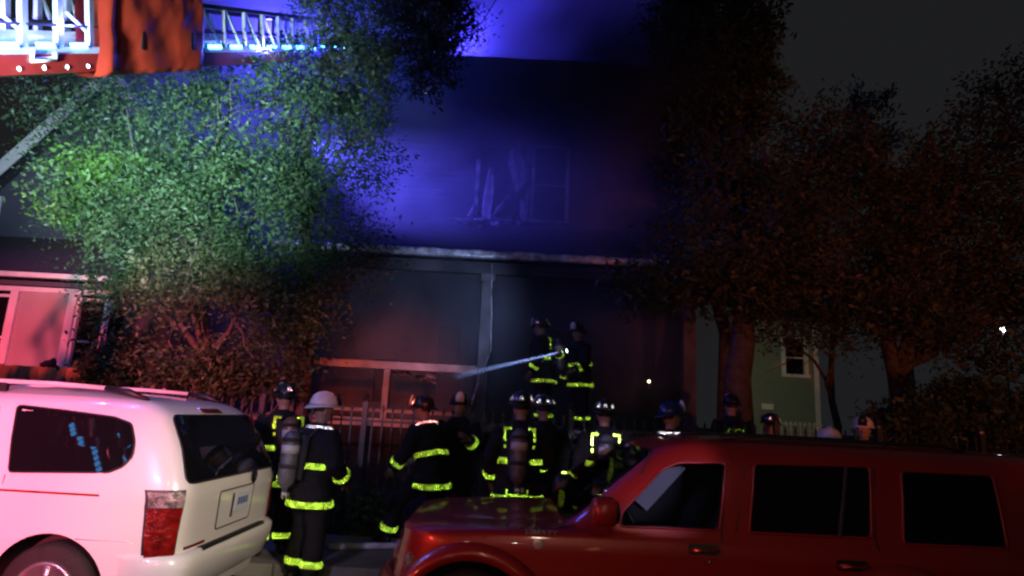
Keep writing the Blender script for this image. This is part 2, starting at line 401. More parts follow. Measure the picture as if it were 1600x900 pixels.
def tree(base, fork, blobs, label, n_leaf, leaf, barkm="bark", r=0.16, size=0.05, spread=0.2, limbs=14, twigs=3, group=None, n_per=40, droop=.3, shell=0.45, extra=None, name="garden_tree", gap=-.22, elong=1.5, low=True):
    """base, fork world points; blobs: list of (centre, radii, weight). Parts: trunk, limb (each), crown."""
    base = Vector(base); root = empty(name, base)
    tag(root, label, "tree", group)
    L = lambda p: Vector(p) - base
    bm = bmesh.new()
    tp = wig((0, 0, -0.15), L(fork), 5, 0.03)
    tube(bm, tp, [r * (1.35 if i == 0 else 1) * (1 - 0.09 * i) for i in range(6)], 10)
    obj("trunk", bm, barkm, root, True)
    W = np.array([b[2] for b in blobs], float); W /= W.sum()
    ends = []
    for i in range(limbs):
        c, rad, _ = blobs[int(RNG.choice(len(blobs), p=W))]
        u = RNG.normal(size=3); u /= np.linalg.norm(u)
        e = Vector([c[k] + rad[k] * u[k] * 0.75 for k in range(3)])
        st = tp[-1] if (i % 3 or not low) else tp[3]
        pts = wig(st, L(e), 6, 0.07)
        bm = bmesh.new(); tube(bm, pts, [r * 0.42 * (1 - 0.145 * k) + 0.004 for k in range(7)], 6)
        for k in range(twigs):
            j = random.randint(3, 5); q = pts[j] + Vector([random.uniform(-1, 1) * .8 for _ in range(3)])
            tube(bm, wig(pts[j], q, 3, .1), [r * .12, r * .1, r * .07, .004], 5)
        obj("limb", bm, barkm, root, True)
    ncl = n_leaf // n_per
    idx = RNG.choice(len(blobs), size=ncl, p=W)
    cl = []
    for i in idx:
        c, rad, _ = blobs[i]
        u = RNG.normal(size=3); u /= np.linalg.norm(u); u *= RNG.uniform(shell ** 3, 1) ** (1 / 3)
        q = Vector([c[k] + rad[k] * u[k] for k in range(3)])
        if noise.noise(q * 1.25) < gap: continue          # gaps in the crown
        cl.append(L(q))
    leaves("crown", cl, leaf, root, n_per, size, spread, droop, elong)
    if extra:
        cl = []
        for c, rad, n in extra[1]:
            for _ in range(n):
                u = RNG.normal(size=3); u /= np.linalg.norm(u); u *= RNG.uniform(0.3, 1)
                cl.append(L([c[k] + rad[k] * u[k] for k in range(3)]))
        leaves("leaf_spray", cl, extra[0], root, n_per, size * 1.1, spread, droop)
    return root

def blob(px, py, Y, rx, ry, depth, w=1.0):
    """Crown lobe centred on a pixel: radii given in pixels across and down, depth in metres."""
    c = at(px, py, Y); s = Y / F
    return (tuple(c), (rx * s, depth, ry * s), w)

def gz(x, y):
    return lerp(((8.5, .1), (9.4, .22), (10.6, .75), (11.6, .95), (16, 1.0)), y)
b0 = at(330, 560, 10.0); b0.z = gz(0, 10.0)
tree(b0, at(325, 420, 9.9),
     [blob(110, 190, 9.6, 100, 80, 0.9, .4), blob(250, 190, 9.2, 140, 95, 1.0, 1.5), blob(390, 210, 9.4, 140, 120, 1.1, 1.7), blob(150, 300, 9.3, 110, 80, .9, 1.0),
      blob(300, 350, 9.0, 170, 130, 1.1, 2.0), blob(450, 360, 9.6, 150, 130, 1.1, 1.6), blob(225, 420, 9.2, 75, 90, .8, .9), blob(310, 500, 9.4, 160, 90, .9, 1.4),
      blob(530, 250, 10.2, 90, 110, .9, .8), blob(545, 370, 10.2, 75, 90, .7, .5), blob(420, 500, 9.8, 110, 80, .8, 1.0), blob(300, 440, 8.7, 150, 70, .6, 1.0), blob(370, 300, 8.7, 120, 80, .6, .8), blob(400, 120, 9.4, 120, 45, .8, .6)],
     "large leafy green tree standing between the aerial ladder and the porch, lit by white light", 105000, "leaf_green", "pale_bark", 0.13, 0.036, 0.17, 18,
     extra=("leaf_lit", [(at(150, 270, 8.6), (.55, .4, .32), 40), (at(105, 330, 8.7), (.35, .3, .3), 16), (at(200, 265, 8.5), (.2, .2, .25), 16)]), name="garden_tree", gap=-.10, elong=2.6, n_per=34)
b1 = at(560, 560, 12.6); b1.z = .95
tree((at(462, 640, 10.9).x, 10.9, .8), at(500, 120, 10.6),
     [blob(600, 40, 10.1, 160, 75, 1.0, 1.6), blob(690, 20, 9.9, 80, 55, .8, .8), blob(520, 110, 10.5, 150, 55, .9, 1.0), blob(640, 110, 10.2, 70, 45, .6, .5), blob(470, 170, 10.7, 90, 60, .8, .5), blob(540, 180, 10.7, 70, 60, .6, .4), blob(560, -60, 10.2, 160, 70, 1., 1)],
     "tall dark tree reaching over the burning house from behind the ladder tip", 40000, "leaf_dark", "bark", 0.13, 0.045, 0.17, 14, droop=.1, name="garden_tree")
tree((at(1135, 640, 12.3).x, 12.3, .95), at(1120, 230, 12.2),
     [blob(1110, 60, 12.2, 115, 110, 1.3, 2), blob(1140, 150, 12.0, 80, 90, 1.0, 1.3), blob(1090, 210, 12.2, 85, 90, 1.0, 1.2), blob(1078, 130, 12.2, 65, 120, 1.0, 1.1), blob(1120, -50, 12.3, 120, 90, 1.2, 1), blob(1140, 300, 11.8, 75, 60, .9, .7)],
     "tall black tree rising in front of the right side of the burning house", 60000, "leaf_dark", "bark", 0.16, 0.06, 0.2, 14, name="garden_tree", shell=.1)
tree((at(1150, 640, 10.3).x, 10.3, .6), at(1160, 470, 10.3),
     [blob(1180, 390, 10.0, 190, 90, 1.2, 1.6), blob(1115, 440, 9.8, 100, 48, .9, .9), blob(1240, 495, 9.9, 90, 36, .7, .5), blob(1300, 330, 10.2, 150, 130, 1.3, 1.5), blob(1200, 280, 10.6, 150, 100, 1.2, 1.0),
      blob(1010, 450, 9.7, 52, 24, .5, .3), blob(1395, 470, 10.0, 100, 80, 1.0, .8), blob(1270, 220, 11, 90, 70, 1, .5)],
     "red lit spreading tree with thick trunk right of the porch", 46000, "leaf_rust", "bark", 0.30, 0.05, 0.22, 22, name="garden_tree", droop=.2, gap=-.12, elong=2.2, low=False)
tree((at(1400, 640, 11.5).x, 11.5, .9), at(1385, 480, 11.3),
     [blob(1470, 360, 11.3, 130, 150, 1.4, 1.5), blob(1400, 450, 11.0, 110, 110, 1.2, 1.1), blob(1550, 330, 11.6, 120, 200, 1.5, 2.0), blob(1590, 180, 12, 70, 110, 1.2, .9), blob(1540, 500, 11.2, 130, 90, 1.2, 1.1), blob(1480, 230, 11.8, 35, 60, .6, .3), blob(1680, 350, 12, 120, 260, 1.5, 1.5)],
     "tall dim tree with forked red limbs at the far right edge", 48000, "leaf_rust", "bark", 0.2, 0.055, 0.24, 18, name="garden_tree", gap=-.12, elong=2.2)
tree((17.0, 26, 1.0), at(1345, 230, 26),
     [blob(1345, 190, 26, 50, 70, 1.5, 1), blob(1300, 250, 26, 60, 50, 1.5, .7), blob(1390, 260, 26, 60, 60, 1.5, .7), blob(1340, 300, 26, 120, 80, 2, 1.5), blob(1450, 310, 26, 90, 60, 2, .8)],
     "thin topped tree far behind against the grey night sky", 9000, "leaf_dark", "bark", 0.2, 0.11, 0.3, 8, name="background_tree", shell=.2)
tree((at(1300, 640, 13).x, 13.0, .95), at(1300, 545, 13), [blob(1340, 485, 13, 60, 34, .8, 1), blob(1275, 455, 13, 80, 38, .8, 1)],
     "slim young tree with a straight reddish trunk beside the green house corner", 5000, "leaf_rust", "bark", 0.09, 0.05, 0.2, 6, name="garden_tree")

def shrub(px, py, Y, rx, ry, d, n, label, leaf="leaf_dark", size=.05, base=None):
    c, rad, _ = blob(px, py, Y, rx, ry, d)
    z0 = base if base is not None else gz(0, Y)
    root = empty("shrub", (c[0], c[1], z0)); tag(root, label, "shrub")
    cl = []
    for _ in range(n):
        u = RNG.normal(size=3); u /= np.linalg.norm(u); u *= RNG.uniform(.3, 1)
        cl.append((rad[0] * u[0], rad[1] * u[1], c[2] - z0 + rad[2] * u[2]))
    bm = bmesh.new()
    for _ in range(9):
        q = cl[random.randrange(len(cl))]; tube(bm, wig((random.uniform(-.1, .1), random.uniform(-.1, .1), -.1), q, 4, .06), [.025, .02, .015, .01, .004], 5)
    obj("stem", bm, "bark", root, True)
    leaves("foliage", cl, leaf, root, 36, size, .14, .1)
    return root
shrub(1520, 650, 9.6, 130, 50, .7, 300, "wide dark shrub beyond the red car at the right edge")
shrub(1420, 670, 9.3, 60, 32, .5, 120, "low dark shrub between the shy pink helmet and the wide shrub".replace("shy pink helmet", "far right firefighter"))
shrub(330, 590, 9.9, 140, 40, .5, 170, "dark shrub filling the space under the large leafy tree", "leaf_dark")
shrub(560, 800, 8.75, 40, 22, .25, 34, "small green weed clump at the foot of the iron fence", "leaf_green", .045)
shrub(185, 570, 9.8, 60, 36, .4, 90, "dark shrub at the right end of the cedar fence", "leaf_dark")

# ------------------------------------------------------------------ walls with openings
def clap_wall(bm, x0, x1, z0, z1, y, openings, board=0.16, lip=0.009):
    """Clapboards facing -Y as real laps; openings are (xa, xb, za, zb)."""
    z = z0
    while z < z1 - 1e-6:
        zt = min(z + board, z1)
        zs = sorted({z, zt} | {o[k] for o in openings for k in (2, 3) if z < o[k] < zt})
        for za, zb in zip(zs, zs[1:]):
            zm = (za + zb) / 2
            cuts = sorted((o[0], o[1]) for o in openings if o[2] < zm < o[3])
            x = x0; spans = []
            for a, b in cuts:
                if a > x: spans.append((x, min(a, x1)))
                x = max(x, b)
            if x < x1: spans.append((x, x1))
            fa = y - lip * (1 - (za - z) / board); fb = y - lip * (1 - (zb - z) / board)
            for a, b in spans:
                n = 1
                q = [bm.verts.new(p) for p in ((a, fa, za), (b, fa, za), (b, fb, zb), (a, fb, zb))]
                bm.faces.new(q)
                r_ = [bm.verts.new(p) for p in ((a, y + .1, za), (b, y + .1, za))]
                bm.faces.new((r_[0], r_[1], q[1], q[0]))
        z = zt

def window(parent, x0, x1, z0, z1, y, frame_m="white_trim", w=0.09, sash=True, proud=0.05, name="window", glass="black_glass", mull=0):
    """Casing round an opening, recessed pane and a meeting rail: window > pane, sill, meeting_rail."""
    bm = bmesh.new()
    bx(bm, (x0 - w, y - proud, z0), (x0, y + .09, z1)); bx(bm, (x1, y - proud, z0), (x1 + w, y + .09, z1))
    bx(bm, (x0 - w, y - proud - .006, z1), (x1 + w, y + .09, z1 + w))
    f = obj(name, bm, frame_m, parent)
    bm = bmesh.new(); bx(bm, (x0 - w - .03, y - proud - .05, z0 - w * .7), (x1 + w + .03, y + .09, z0)); obj("sill", bm, frame_m, f)
    bm = bmesh.new(); bx(bm, (x0, y + .05, z0), (x1, y + .062, z1)); obj("pane", bm, glass, f)
    if sash:
        zm = (z0 + z1) / 2
        bm = bmesh.new(); bx(bm, (x0 + .002, y + .015, zm - .02), (x1 - .002, y + .046, zm + .02)); obj("meeting_rail", bm, frame_m, f)
    for k in range(mull):
        xm = x0 + (x1 - x0) * (k + 1) / (mull + 1)
        bm = bmesh.new(); bx(bm, (xm - .02, y + .01, z0), (xm + .02, y + .045, z1)); obj("mullion", bm, frame_m, f)
    return f

# ------------------------------------------------------------------ burning house
HY, PY = 13.7, 11.5                                  # house wall and porch front
FLOOR = 1.55
house = tag(empty("burning_house", (0, HY, 1.0)), "dark two storey wooden house in smoke with burnt upper window and open porch", "house")
H0 = Vector((0, HY, 1.0))
def hp(px, py, Y): return at(px, py, Y) - H0
HX0, HX1 = -4.6, 3.75
ROOFZ = at(860, 110, HY).z - 1.0
PZ = at(800, 352, HY).z - 1.0                         # porch roof meets the wall
fl = FLOOR - 1.0
wl0 = hp(748, 300, HY).x; wl1 = hp(826, 300, HY).x; wr0 = hp(834, 300, HY).x; wr1 = hp(884, 300, HY).x
wz0 = hp(800, 343, HY).z; wz1 = hp(840, 232, HY).z
d0, d1 = hp(836, 500, HY).x, hp(915, 500, HY).x
g0, g1 = hp(592, 500, HY).x, hp(622, 500, HY).x
g2, g3 = hp(688, 500, HY).x, hp(722, 500, HY).x
ops = [(wl0, wl1, wz0, wz1), (wr0, wr1, wz0, wz1), (d0, d1, fl, fl + 2.05), (g2, g3, fl + .1, fl + 1.95), (g0, g1, fl + .3, fl + 1.2)]
bm = bmesh.new(); clap_wall(bm, HX0, HX1, -.2, ROOFZ, 0, ops, 0.15)
# side walls and a back wall
for xa in (HX0, HX1):
    bm.faces.new([bm.verts.new(p) for p in ((xa, .1, -.2), (xa, 9, -.2), (xa, 9, ROOFZ), (xa, .1, ROOFZ))])
bm.faces.new([bm.verts.new(p) for p in ((HX0, 9, -.2), (HX1, 9, -.2), (HX1, 9, ROOFZ), (HX0, 9, ROOFZ))])
# burnt-out rooms seen through the openings
bm.faces.new([bm.verts.new(p) for p in ((HX0, 2.5, -.2), (HX1, 2.5, -.2), (HX1, 2.5, ROOFZ), (HX0, 2.5, ROOFZ))])
obj("wall", bm, "burnt_siding", house)
bm = bmesh.new()
ov = .45
q = [(HX0 - ov, -ov, ROOFZ), (HX1 + ov, -ov, ROOFZ), (HX1 + ov, 9 + ov, ROOFZ), (HX0 - ov, 9 + ov, ROOFZ)]
top = [(HX0 + 1.6, 4.5, ROOFZ + 1.9), (HX1 - 1.6, 4.5, ROOFZ + 1.9)]
a = [bm.verts.new(p) for p in q]; a2 = [bm.verts.new((p[0], p[1], p[2] - .16)) for p in q]; t = [bm.verts.new(p) for p in top]
bm.faces.new((a[0], a[1], t[1], t[0])); bm.faces.new((a[2], a[3], t[0], t[1])); bm.faces.new((a[1], a[2], t[1])); bm.faces.new((a[3], a[0], t[0]))
for i in range(4): bm.faces.new((a[i], a[(i + 1) % 4], a2[(i + 1) % 4], a2[i]))
bm.faces.new(a2[::-1])
obj("roof", bm, "shingle", house)
# upper windows: the left sash is burnt out, the right one keeps its sooty pane
wf = window(house, wr0, wr1, wz0, wz1, 0, "scorched_trim", .07, True, .04, glass="black_glass")
bm = bmesh.new()
bx(bm, (wl0 - .09, -.05, wz0), (wl0, .08, wz1 - .35)); bx(bm, (wl0 - .05, -.045, wz0 - .06), (wl1, .08, wz0 - .002))
beam(bm, (wl1 - .02, .0, wz0), (wl1 - .03, .0, wz1), .05)
f = obj("window", bm, "scorched_trim", house)
def rag(name, parent, pts, w, m="rag"):
    """Torn strip of cloth or paper hanging along pts."""
    bm = bmesh.new(); prev = None
    for i, p in enumerate(pts):
        p = Vector(p); ww = w[i] if isinstance(w, (list, tuple)) else w
        row = [bm.verts.new(p + Vector((ww * (k / 4 - .5) + random.uniform(-.015, .015), random.uniform(-.035, .035), random.uniform(-.03, .03)))) for k in range(5)]
        if prev:
            for k in range(4): bm.faces.new((prev[k], prev[k + 1], row[k + 1], row[k]))
        prev = row
    r0 = bmesh.ops.solidify(bm, geom=bm.faces[:], thickness=.012)
    return obj(name, bm, m, parent, True)
P_ = lambda px, py: hp(px, py, HY - .08)
rag("curtain", house, [P_(812, 222), P_(806, 240), P_(808, 262), P_(812, 285), P_(806, 300)], [.05, .3, .38, .28, .1])
rag("curtain", house, [P_(768, 262), P_(764, 290), P_(762, 320), P_(760, 342)], [.1, .2, .22, .2])
rag("curtain", house, [P_(800, 296), P_(792, 312), P_(780, 326), P_(772, 336)], [.08, .14, .12, .1])
rag("curtain", house, [P_(816, 312), P_(818, 328), P_(816, 344)], [.12, .14, .16])
rag("curtain", house, [P_(740, 320), P_(736, 334), P_(730, 346)], [.05, .12, .14])
# porch
px0, px1, px2 = hp(465, 520, PY), hp(759, 500, PY), hp(1075, 560, PY)
EZ = hp(800, 402, PY).z
E0, E1 = hp(540, 402, PY).x - 1.3, hp(1045, 405, PY).x + .25
bm = bmesh.new()
q = [(E0, PY - HY - .25, EZ), (E1, PY - HY - .25, EZ), (E1 - .05, -.03, PZ), (E0 + .05, -.03, PZ)]
a = [bm.verts.new(p) for p in q]; a2 = [bm.verts.new((p[0], p[1], p[2] - .14)) for p in q]
bm.faces.new(a)
for i in range(4): bm.faces.new((a[i], a[(i + 1) % 4], a2[(i + 1) % 4], a2[i]))
bm.faces.new(a2[::-1]); obj("porch_roof", bm, "shingle", house)
bm = bmesh.new(); bx(bm, (E0 + .1, PY - HY - .12, EZ - .36), (E1 - .1, PY - HY + .05, EZ - .145)); obj("porch_beam", bm, "burnt_siding", house)
# battered gutter: two uneven lips and a trough
bm = bmesh.new(); prev = None; n = 90
for i in range(n + 1):
    x = E0 + (E1 - E0) * i / n
    j = 0.022 * noise.noise(Vector((x * 2.3, 0, 0))) + .012 * noise.noise(Vector((x * 9, 3, 0)))
    y0 = PY - HY - .27
    prof = [(y0, EZ + .0 + j), (y0 - .10, EZ + .005 + j), (y0 - .115 + j * .6, EZ - .03 + j), (y0 - .085 + j, EZ - .075 + j * .5), (y0 - .10, EZ - .105 - j), (y0 - .02, EZ - .125 - j), (y0, EZ - .12)]
    row = [bm.verts.new((x, *p)) for p in prof]
    if prev:
        for k in range(len(row)): bm.faces.new((prev[k], prev[(k + 1) % len(row)], row[(k + 1) % len(row)], row[k]))
    prev = row
obj("gutter", bm, "gutter_metal", house, True)
yp = PY - HY
for c, w, zt in ((px0, .2, EZ - .37), (px1, .19, EZ - .37), (px2, .22, EZ - .37)):
    bm = bmesh.new(); bx(bm, (c.x - w / 2, yp - .12, fl - .0), (c.x + w / 2, yp + .06, zt))
    o = obj("porch_post", bm, "dark_porch_wood", house)
    bm = bmesh.new(); bx(bm, (c.x - w / 2 - .03, yp - .15, zt - .14), (c.x + w / 2 + .03, yp + .09, zt - .001)); obj("post_cap", bm, "dark_porch_wood", o)
    bm = bmesh.new(); bx(bm, (c.x - w / 2 - .03, yp - .15, fl + .002), (c.x + w / 2 + .03, yp + .09, fl + .16)); obj("post_base", bm, "dark_porch_wood", o)
bm = bmesh.new(); bx(bm, (HX0 + .2, yp - .1, fl - .14), (HX1 - .1, -.03, fl - .005)); obj("porch_floor", bm, "porch_wood", house)
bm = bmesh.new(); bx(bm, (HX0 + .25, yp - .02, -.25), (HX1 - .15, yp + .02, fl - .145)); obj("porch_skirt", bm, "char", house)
# rail from the left post to the middle post
rz = hp(620, 571, PY).z
bm = bmesh.new(); bx(bm, (px0.x + .13, yp - .09, rz - .075), (px1.x - .1, yp + .03, rz + .055)); obj("porch_rail", bm, "porch_wood", house)
bm = bmesh.new(); bx(bm, (hp(604, 600, PY).x - .05, yp - .07, fl), (hp(604, 600, PY).x + .05, yp + .01, rz - .078)); obj("rail_post", bm, "porch_wood", house)
bm = bmesh.new(); bx(bm, (px0.x + .13, yp - .06, fl + .1), (px1.x - .1, yp, fl + .16)); obj("bottom_rail", bm, "porch_wood", house)
# landing in front of the porch where two of the crew stand, with steps down to the yard
LX0, LX1, LY_ = -.15, 1.75, 10.1 - HY
bm = bmesh.new(); bx(bm, (LX0, LY_, fl - .14), (LX1, yp - .105, fl - .006)); obj("landing", bm, "dark_porch_wood", house)
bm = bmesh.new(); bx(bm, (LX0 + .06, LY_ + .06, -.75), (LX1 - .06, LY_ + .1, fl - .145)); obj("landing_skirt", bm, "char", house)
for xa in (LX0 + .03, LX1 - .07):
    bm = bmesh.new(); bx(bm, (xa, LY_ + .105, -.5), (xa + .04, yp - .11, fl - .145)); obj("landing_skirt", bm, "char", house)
for i in range(5):
    bm = bmesh.new(); bx(bm, (LX0 + .1, LY_ - .2 * (i + 1), fl - .30 - .22 * (i + 1)), (LX1 - .1, LY_ - .003 - .2 * i, fl - .02 - .20 * (i + 1))); obj("step", bm, "dark_porch_wood", house)
# vertical trim boards by the dark openings of the front wall
for xa in (g2 - .1, g3, d0 - .11, d1, g0 - .09, g1):
    bm = bmesh.new(); bx(bm, (xa + .003, -.045, fl), (xa + .1, .06, fl + 2.0)); obj("door_trim", bm, "burnt_siding", house)
bm = bmesh.new(); bx(bm, (d0 + .01, .3, fl), (d1 - .01, .34, fl + 2.03)); obj("door", bm, "char", house)
# wreckage thrown out of the upper window onto the porch roof
def wreck(px, py, Y, L, n, label, m="rag", zoff=0.0, s=1.0):
    c = at(px, py, Y); root = empty("burnt_debris", c); tag(root, label, "debris", None)
    for k in range(n):
        s = 1.5; a = Vector((random.uniform(-L, L) * 1.4, random.uniform(-.12, .12), random.uniform(-.03, .08)))
        b = a + Vector((random.uniform(-.28, .28), random.uniform(-.2, .1), random.uniform(-.07, .1))) * s
        rag("torn_sheet", root, [a, a.lerp(b, .5) + Vector((0, 0, .05)), b], [.05 * s, .16 * s, .07 * s], m)
wreck(728, 352, 13.35, .12, 4, "small torn pale sheet at the left below the burnt upper window")
wreck(768, 356, 13.3, .22, 6, "long crumpled pale wreckage in the middle below the burnt upper window")
wreck(806, 350, 13.35, .14, 5, "bright folded wreckage under the right edge of the burnt window opening")
wreck(655, 592, 11.75, .3, 6, "tangled grey wreckage lying on the porch behind the red rail")

# ------------------------------------------------------------------ smoke
def smoke_body(name, c, r, lo, hi, scale, label, wob=.12, edge=.70, albedo=(.72, .72, .8)):
    """Rounded cloud with billowing density that thins out towards its skin."""
    bm = bmesh.new(); bmesh.ops.create_icosphere(bm, subdivisions=4, radius=1)
    for v in bm.verts:
        n1 = 1 + wob * noise.noise(v.co * 1.7)
        v.co = Vector((v.co.x * r[0] * n1 + c[0], v.co.y * r[1] * n1 + c[1], v.co.z * r[2] * n1 + c[2]))
    sm = bpy.data.materials.new(name); sm.use_nodes = True; nt = sm.node_tree; N = nt.nodes.new; L = nt.links.new
    nt.nodes.remove(nt.nodes["Principled BSDF"])
    pv = N("ShaderNodeVolumePrincipled"); pv.inputs["Color"].default_value = (*albedo, 1); pv.inputs["Anisotropy"].default_value = 0.0
    L(pv.outputs["Volume"], nt.nodes["Material Output"].inputs["Volume"])
    tc = N("ShaderNodeTexCoord"); nz = N("ShaderNodeTexNoise"); nz.inputs["Scale"].default_value = scale; nz.inputs["Detail"].default_value = 3; nz.inputs["Distortion"].default_value = .6
    mr = N("ShaderNodeMapRange"); mr.inputs["From Min"].default_value = .38; mr.inputs["From Max"].default_value = .64; mr.inputs["To Min"].default_value = lo; mr.inputs["To Max"].default_value = hi
    s_ = N("ShaderNodeVectorMath"); s_.operation = 'SUBTRACT'; s_.inputs[1].default_value = c
    d_ = N("ShaderNodeVectorMath"); d_.operation = 'DIVIDE'; d_.inputs[1].default_value = r
    l_ = N("ShaderNodeVectorMath"); l_.operation = 'LENGTH'
    f_ = N("ShaderNodeMapRange"); f_.inputs["From Min"].default_value = edge; f_.inputs["From Max"].default_value = .98; f_.inputs["To Min"].default_value = 1; f_.inputs["To Max"].default_value = 0
    m_ = N("ShaderNodeMath"); m_.operation = 'MULTIPLY'
    L(tc.outputs["Object"], nz.inputs["Vector"]); L(nz.outputs["Fac"], mr.inputs["Value"])
    L(tc.outputs["Object"], s_.inputs[0]); L(s_.outputs[0], d_.inputs[0]); L(d_.outputs[0], l_.inputs[0]); L(l_.outputs["Value"], f_.inputs["Value"])
    L(mr.outputs["Result"], m_.inputs[0]); L(f_.outputs["Result"], m_.inputs[1]); L(m_.outputs[0], pv.inputs["Density"])
    M[name] = sm
    return tag(obj("smoke", bm, name, None, True), label, "smoke", kind="stuff")
smoke_body("smoke", (-2.6, 17.4, 9.0), (9.5, 7.5, 11.5), .13, .50, .34, "smoke drifting round the burning house and over its roof")
smoke_body("shade_smoke", (2.3, 12.6, 8.9), (3.6, 1.9, 2.7), .35, 1.5, .55, "dark smoke added to dim the right half of the upper wall and eave", .12, .25, (.22, .2, .26))  # extra dark volume put in to hide blue glow and blur the eave
smoke_body("porch_smoke", (1.0, 12.3, 2.9), (3.0, 3.0, 2.2), .12, .27, .8, "smoke hanging in the open porch round the two firefighters", .05, .35)

# ------------------------------------------------------------------ left house
LY = 11.3
lh = tag(empty("gabled_house", (at(0, 500, LY).x, LY, .9)), "pale house behind the left tree with white gable boards and a sunroom front", "house")
L0 = Vector(lh.location)
lp = lambda px, py, Y=LY: at(px, py, Y) - L0
GY = 12.6; dG = GY - LY
pk = lp(190, 128, GY); lw = lp(-2, 300, GY)
half = pk.x - lw.x
bm = bmesh.new()
# gable wall (pentagon) with depth
ptsg = [(lw.x, dG, -.2), (pk.x + half, dG, -.2), (pk.x + half, dG, lw.z), (pk.x, dG, pk.z), (lw.x, dG, lw.z)]
f0 = [bm.verts.new(p) for p in ptsg]; f1 = [bm.verts.new((p[0], p[1] + 7, p[2])) for p in ptsg]
bm.faces.new(f0); bm.faces.new(f1[::-1])
for i in range(5): bm.faces.new((f0[i], f0[(i + 1) % 5], f1[(i + 1) % 5], f1[i]))
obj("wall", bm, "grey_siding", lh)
for sgn in (-1, 1):
    e = Vector((pk.x + sgn * (half + .25), 0, lw.z - .22)); p0 = Vector((pk.x, 0, pk.z + .05))
    bm = bmesh.new()
    a = [bm.verts.new(p) for p in ((e.x, dG - .38, e.z), (p0.x, dG - .38, p0.z), (p0.x, dG + 7.2, p0.z), (e.x, dG + 7.2, e.z))]
    a2 = [bm.verts.new(v.co + Vector((0, 0, .12))) for v in a]
    bm.faces.new(a[::-1]); bm.faces.new(a2)
    for i in range(4): bm.faces.new((a[i], a[(i + 1) % 4], a2[(i + 1) % 4], a2[i]))
    obj("roof", bm, "shingle", lh)
    bm = bmesh.new(); beam(bm, (e.x, dG - .40, e.z - .02), (p0.x, dG - .40, p0.z - .02), .035, .24, up=Vector((0, 0, 1))); obj("rake_board", bm, "white_trim", lh)
bm = bmesh.new(); bx(bm, (lw.x - .03, dG - .04, -.2), (lw.x + .12, dG - .003, lw.z - .1)); obj("corner_board", bm, "white_trim", lh)
# sunroom: dark lean-to roof, pale eave, window band
ez = lp(60, 432).z; rz2 = lp(60, 372, GY).z
xa, xb = lp(-260, 500).x, lp(175, 500).x
bm = bmesh.new()
a = [bm.verts.new(p) for p in ((xa, -.2, ez + .02), (xb, -.2, ez + .02), (xb, dG - .01, rz2), (xa, dG - .01, rz2))]; a2 = [bm.verts.new(v.co - Vector((0, 0, .1))) for v in a]
bm.faces.new(a); bm.faces.new(a2[::-1])
for i in range(4): bm.faces.new((a[i], a[(i + 1) % 4], a2[(i + 1) % 4], a2[i]))
obj("porch_roof", bm, "shingle", lh)
bm = bmesh.new(); bx(bm, (xa, -.24, ez - .06), (xb, -.205, ez + .025)); obj("eave_board", bm, "white_trim", lh)
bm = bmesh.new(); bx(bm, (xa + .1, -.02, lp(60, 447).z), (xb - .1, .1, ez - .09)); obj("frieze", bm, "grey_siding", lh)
zt, zb = lp(60, 449).z, -.1
bm = bmesh.new(); bx(bm, (xa + .1, -.03, zt - .09), (xb - .1, .1, zt - .003)); obj("head_trim", bm, "white_trim", lh)
wz_b = lp(60, 700).z
bm = bmesh.new(); bx(bm, (lp(24, 500).x, -.0, zb), (lp(103, 500).x, .1, zt - .093)); obj("wall_panel", bm, "tan_panel", lh)
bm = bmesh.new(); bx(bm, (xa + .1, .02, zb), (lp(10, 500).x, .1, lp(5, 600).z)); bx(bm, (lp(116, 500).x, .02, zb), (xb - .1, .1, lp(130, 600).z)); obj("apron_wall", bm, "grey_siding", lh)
for a, b in ((lp(11, 500).x, lp(23.5, 500).x), (lp(103.5, 500).x, lp(115.5, 500).x)):
    bm = bmesh.new(); bx(bm, (a, -.05, zb), (b, .1, zt - .094)); obj("corner_post", bm, "white_trim", lh)
zl = lp(130, 598).z
window(lh, xa + .2, lp(10, 500).x - .02, zl, zt - .2, .03, "white_trim", .05, True, .02, mull=1)
window(lh, lp(117, 500).x + .02, xb - .18, zl, zt - .2, .03, "white_trim", .05, True, .02)

# ------------------------------------------------------------------ green house far right
RY = 20.0
rh = tag(empty("green_house", (at(1200, 600, RY).x, RY, 1.0)), "grey green house with one white framed window seen past the right tree trunks", "house")
R0 = Vector(rh.location); rp = lambda px, py, Y=RY: at(px, py, Y) - R0
x0, x1 = rp(1172, 600).x, rp(1278, 600).x; zt = rp(1240, 500).z
wa, wb = rp(1227, 560).x, rp(1256, 560).x; wza, wzb = rp(1240, 585).z, rp(1240, 533).z
bm = bmesh.new(); clap_wall(bm, x0, x1, -.2, zt, 0, [(wa, wb, wza, wzb)], .13, .012)
bm.faces.new([bm.verts.new(p) for p in ((x1, 0, -.2), (x1, 9, -.2), (x1, 9, zt), (x1, 0, zt))])
bm.faces.new([bm.verts.new(p) for p in ((x0, .5, -.2), (x1, .5, -.2), (x1, .5, zt), (x0, .5, zt))])
obj("wall", bm, "green_siding", rh)
window(rh, wa, wb, wza, wzb, 0, "white_trim", .13, True, .03, mull=0)
bm = bmesh.new(); bx(bm, (x1 - .12, -.045, -.2), (x1 + .03, -.02, zt)); obj("corner_board", bm, "white_trim", rh)
bm = bmesh.new()
a = [bm.verts.new(p) for p in ((x0 - .4, -.5, zt + .01), (x1 + .4, -.5, zt + .01), (x1 + .4, 5, zt + 3), (x0 - .4, 5, zt + 3))]; a2 = [bm.verts.new(v.co - Vector((0, 0, .15))) for v in a]
bm.faces.new(a); bm.faces.new(a2[::-1])
for i in range(4): bm.faces.new((a[i], a[(i + 1) % 4], a2[(i + 1) % 4], a2[i]))
obj("roof", bm, "shingle", rh)
